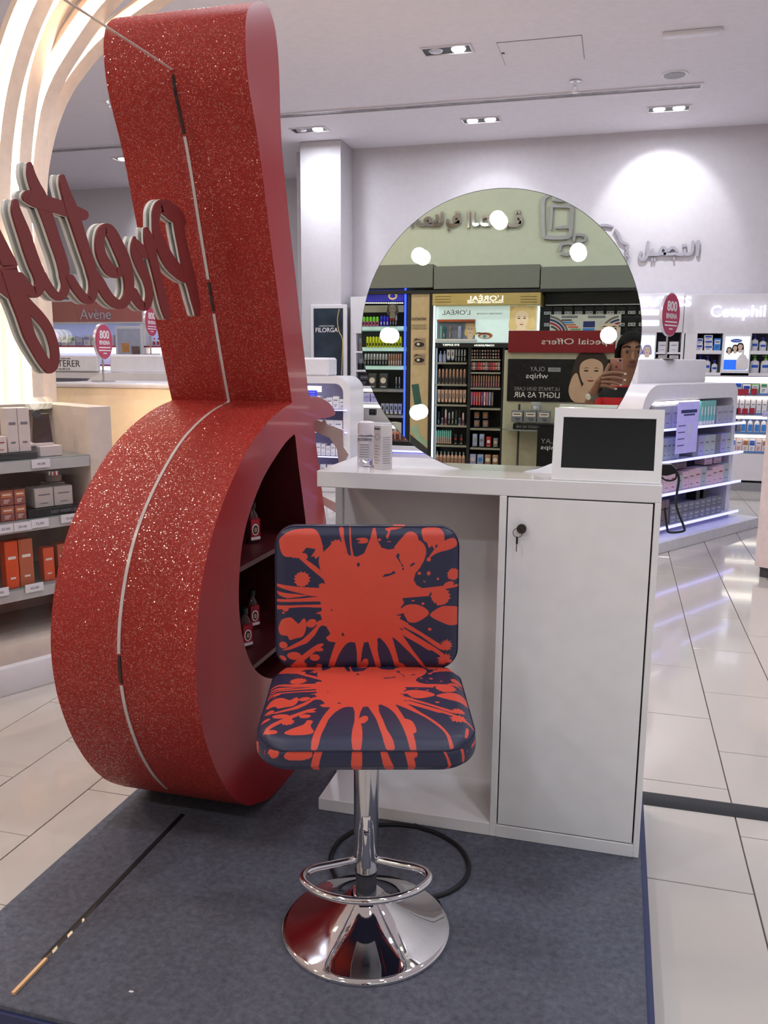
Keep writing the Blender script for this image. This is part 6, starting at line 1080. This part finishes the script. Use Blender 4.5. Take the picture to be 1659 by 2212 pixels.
for s in (-1, 1):
    e = B().ball((s*.031, .086, 1.458), .0125, 3, (1.2, .6, .62)).done('eye', EYE, body); B().ball((s*.031, .0925, 1.457), .0058, 2, (1, .5, 1)).done('iris', IRIS, body)
    B().tube([(s*.014, .097, 1.467), (s*.031, .101, 1.471), (s*.047, .092, 1.465)], .0035, 8).done('eyelid', SKIN, body); B().tube([(s*.013, .098, 1.482), (s*.032, .100, 1.488), (s*.052, .086, 1.481)], .0042, 8).done('eyebrow', HAIR, body)
B().tube([(-.024, .090, 1.388), (-.010, .099, 1.392), (0, .101, 1.390), (.010, .099, 1.392), (.024, .090, 1.388)], .0045, 8).tube([(-.020, .091, 1.384), (0, .1, 1.380), (.020, .091, 1.384)], .0052, 8).done('lips', LIPM, body)
# hair: parted cap that leaves the face free, gathered behind
bm = bmesh.new(); bmesh.ops.create_icosphere(bm, subdivisions=5, radius=1)
for v in bm.verts:
    c = v.co; c.x *= .090; c.y *= .103; c.z *= .098; c.z += 1.478; c.y += -.002
bmesh.ops.delete(bm, geom=[f for f in bm.faces if (lambda c: (c.y > .018 and c.z < 1.505-.35*abs(c.x)*1.2+.02) or c.z < 1.385)(f.calc_center_median())], context='FACES')
mm = bpy.data.meshes.new('hair'); bm.to_mesh(mm); bm.free(); mm.materials.append(HAIR)
for p in mm.polygons: p.use_smooth = True
put('hair', mm, per); B().ball((0, -.105, 1.46), .05, 3, (1.1, .8, 1)).tube([(-.062, .045, 1.52), (-.084, .035, 1.46), (-.083, .02, 1.39), (-.078, .005, 1.33)], .013, 8, rs=[.010, .015, .013, .006]).tube([(.062, .045, 1.52), (.084, .035, 1.46), (.083, .02, 1.39)], .013, 8, rs=[.010, .015, .008]).done('hair_bun', HAIR, per)
POLO = mat('striped_polo', (24, 24, 30), .8); nt = POLO.node_tree; bs = nt.nodes['Principled BSDF']
tc = nt.nodes.new('ShaderNodeTexCoord'); sx = nt.nodes.new('ShaderNodeSeparateXYZ'); nt.links.new(tc.outputs['Object'], sx.inputs[0]); mp_ = nt.nodes.new('ShaderNodeMath'); mp_.operation = 'PINGPONG'; mp_.inputs[1].default_value = .058
ad_ = nt.nodes.new('ShaderNodeMath'); ad_.inputs[1].default_value = -1.118; nt.links.new(sx.outputs['Z'], ad_.inputs[0]); nt.links.new(ad_.outputs[0], mp_.inputs[0]); gt = nt.nodes.new('ShaderNodeMath'); gt.operation = 'GREATER_THAN'; gt.inputs[1].default_value = .029; nt.links.new(mp_.outputs[0], gt.inputs[0])
mxx = nt.nodes.new('ShaderNodeMix'); mxx.data_type = 'RGBA'; mxx.inputs['A'].default_value = (*lin((22, 22, 28)), 1); mxx.inputs['B'].default_value = (*lin((196, 34, 44)), 1); nt.links.new(gt.outputs[0], mxx.inputs['Factor']); nt.links.new(mxx.outputs['Result'], bs.inputs['Base Color'])
extract('polo_shirt', lambda c: zone(c.z, c.x, c.y) == 'shirt', .009, POLO); extract('trousers', lambda c: zone(c.z, c.x, c.y) == 'trousers', .012, mat('dark_denim', (36, 40, 56), .85)); extract('shoes', lambda c: c.z < .10, .006, BLACK)
w0 = Vector(J['wrL'][:3]); w1 = Vector(J['foL'][:3]); u = (w0-w1).normalized(); wc = w0-u*.012
R_ = u.to_track_quat('Z', 'Y').to_matrix().to_4x4(); R_.translation = wc
B().lathe([(.0275, -.009), (.030, -.009), (.030, .009), (.0275, .009)], seg=28, mtx=R_, sy=.92).done('watch_strap', mat('grey_strap', (110, 120, 114), .5), per); nrm = Vector((-.45, .85, .1)); nrm = (nrm-u*nrm.dot(u)).normalized(); R2 = nrm.to_track_quat('Z', 'Y').to_matrix().to_4x4(); R2.translation = wc+nrm*.028
B().lathe([(0, 0), (.017, 0), (.018, .004), (.016, .007), (0, .007)], seg=24, mtx=R2).done('watch_face', mat('white_dial', (226, 222, 212), .2), per)
# the phone, its lens where the picture was taken from
ph = thing('phone', 'rose-gold phone held up in one hand, seen in the mirror', 'phone'); mloc = camo.matrix_world.copy(); ph.matrix_world = mloc
B().box(-.0555, .0115, -.127, .0105, .006, .0135, .003, 2).done('body', mat('rose_gold', (190, 140, 132), .3, .5), ph); B().cyl((0, -.0, .0055), .0055, .003, 20).done('lens', BLACK, ph); B().cyl((-.013, 0, .0057), .003, .002, 14).done('flash', WHITE, ph); B().prism(disc(-.022, -.035, .006, .0065), .0052, .0062, 'z').done('emblem', CHROME, ph)
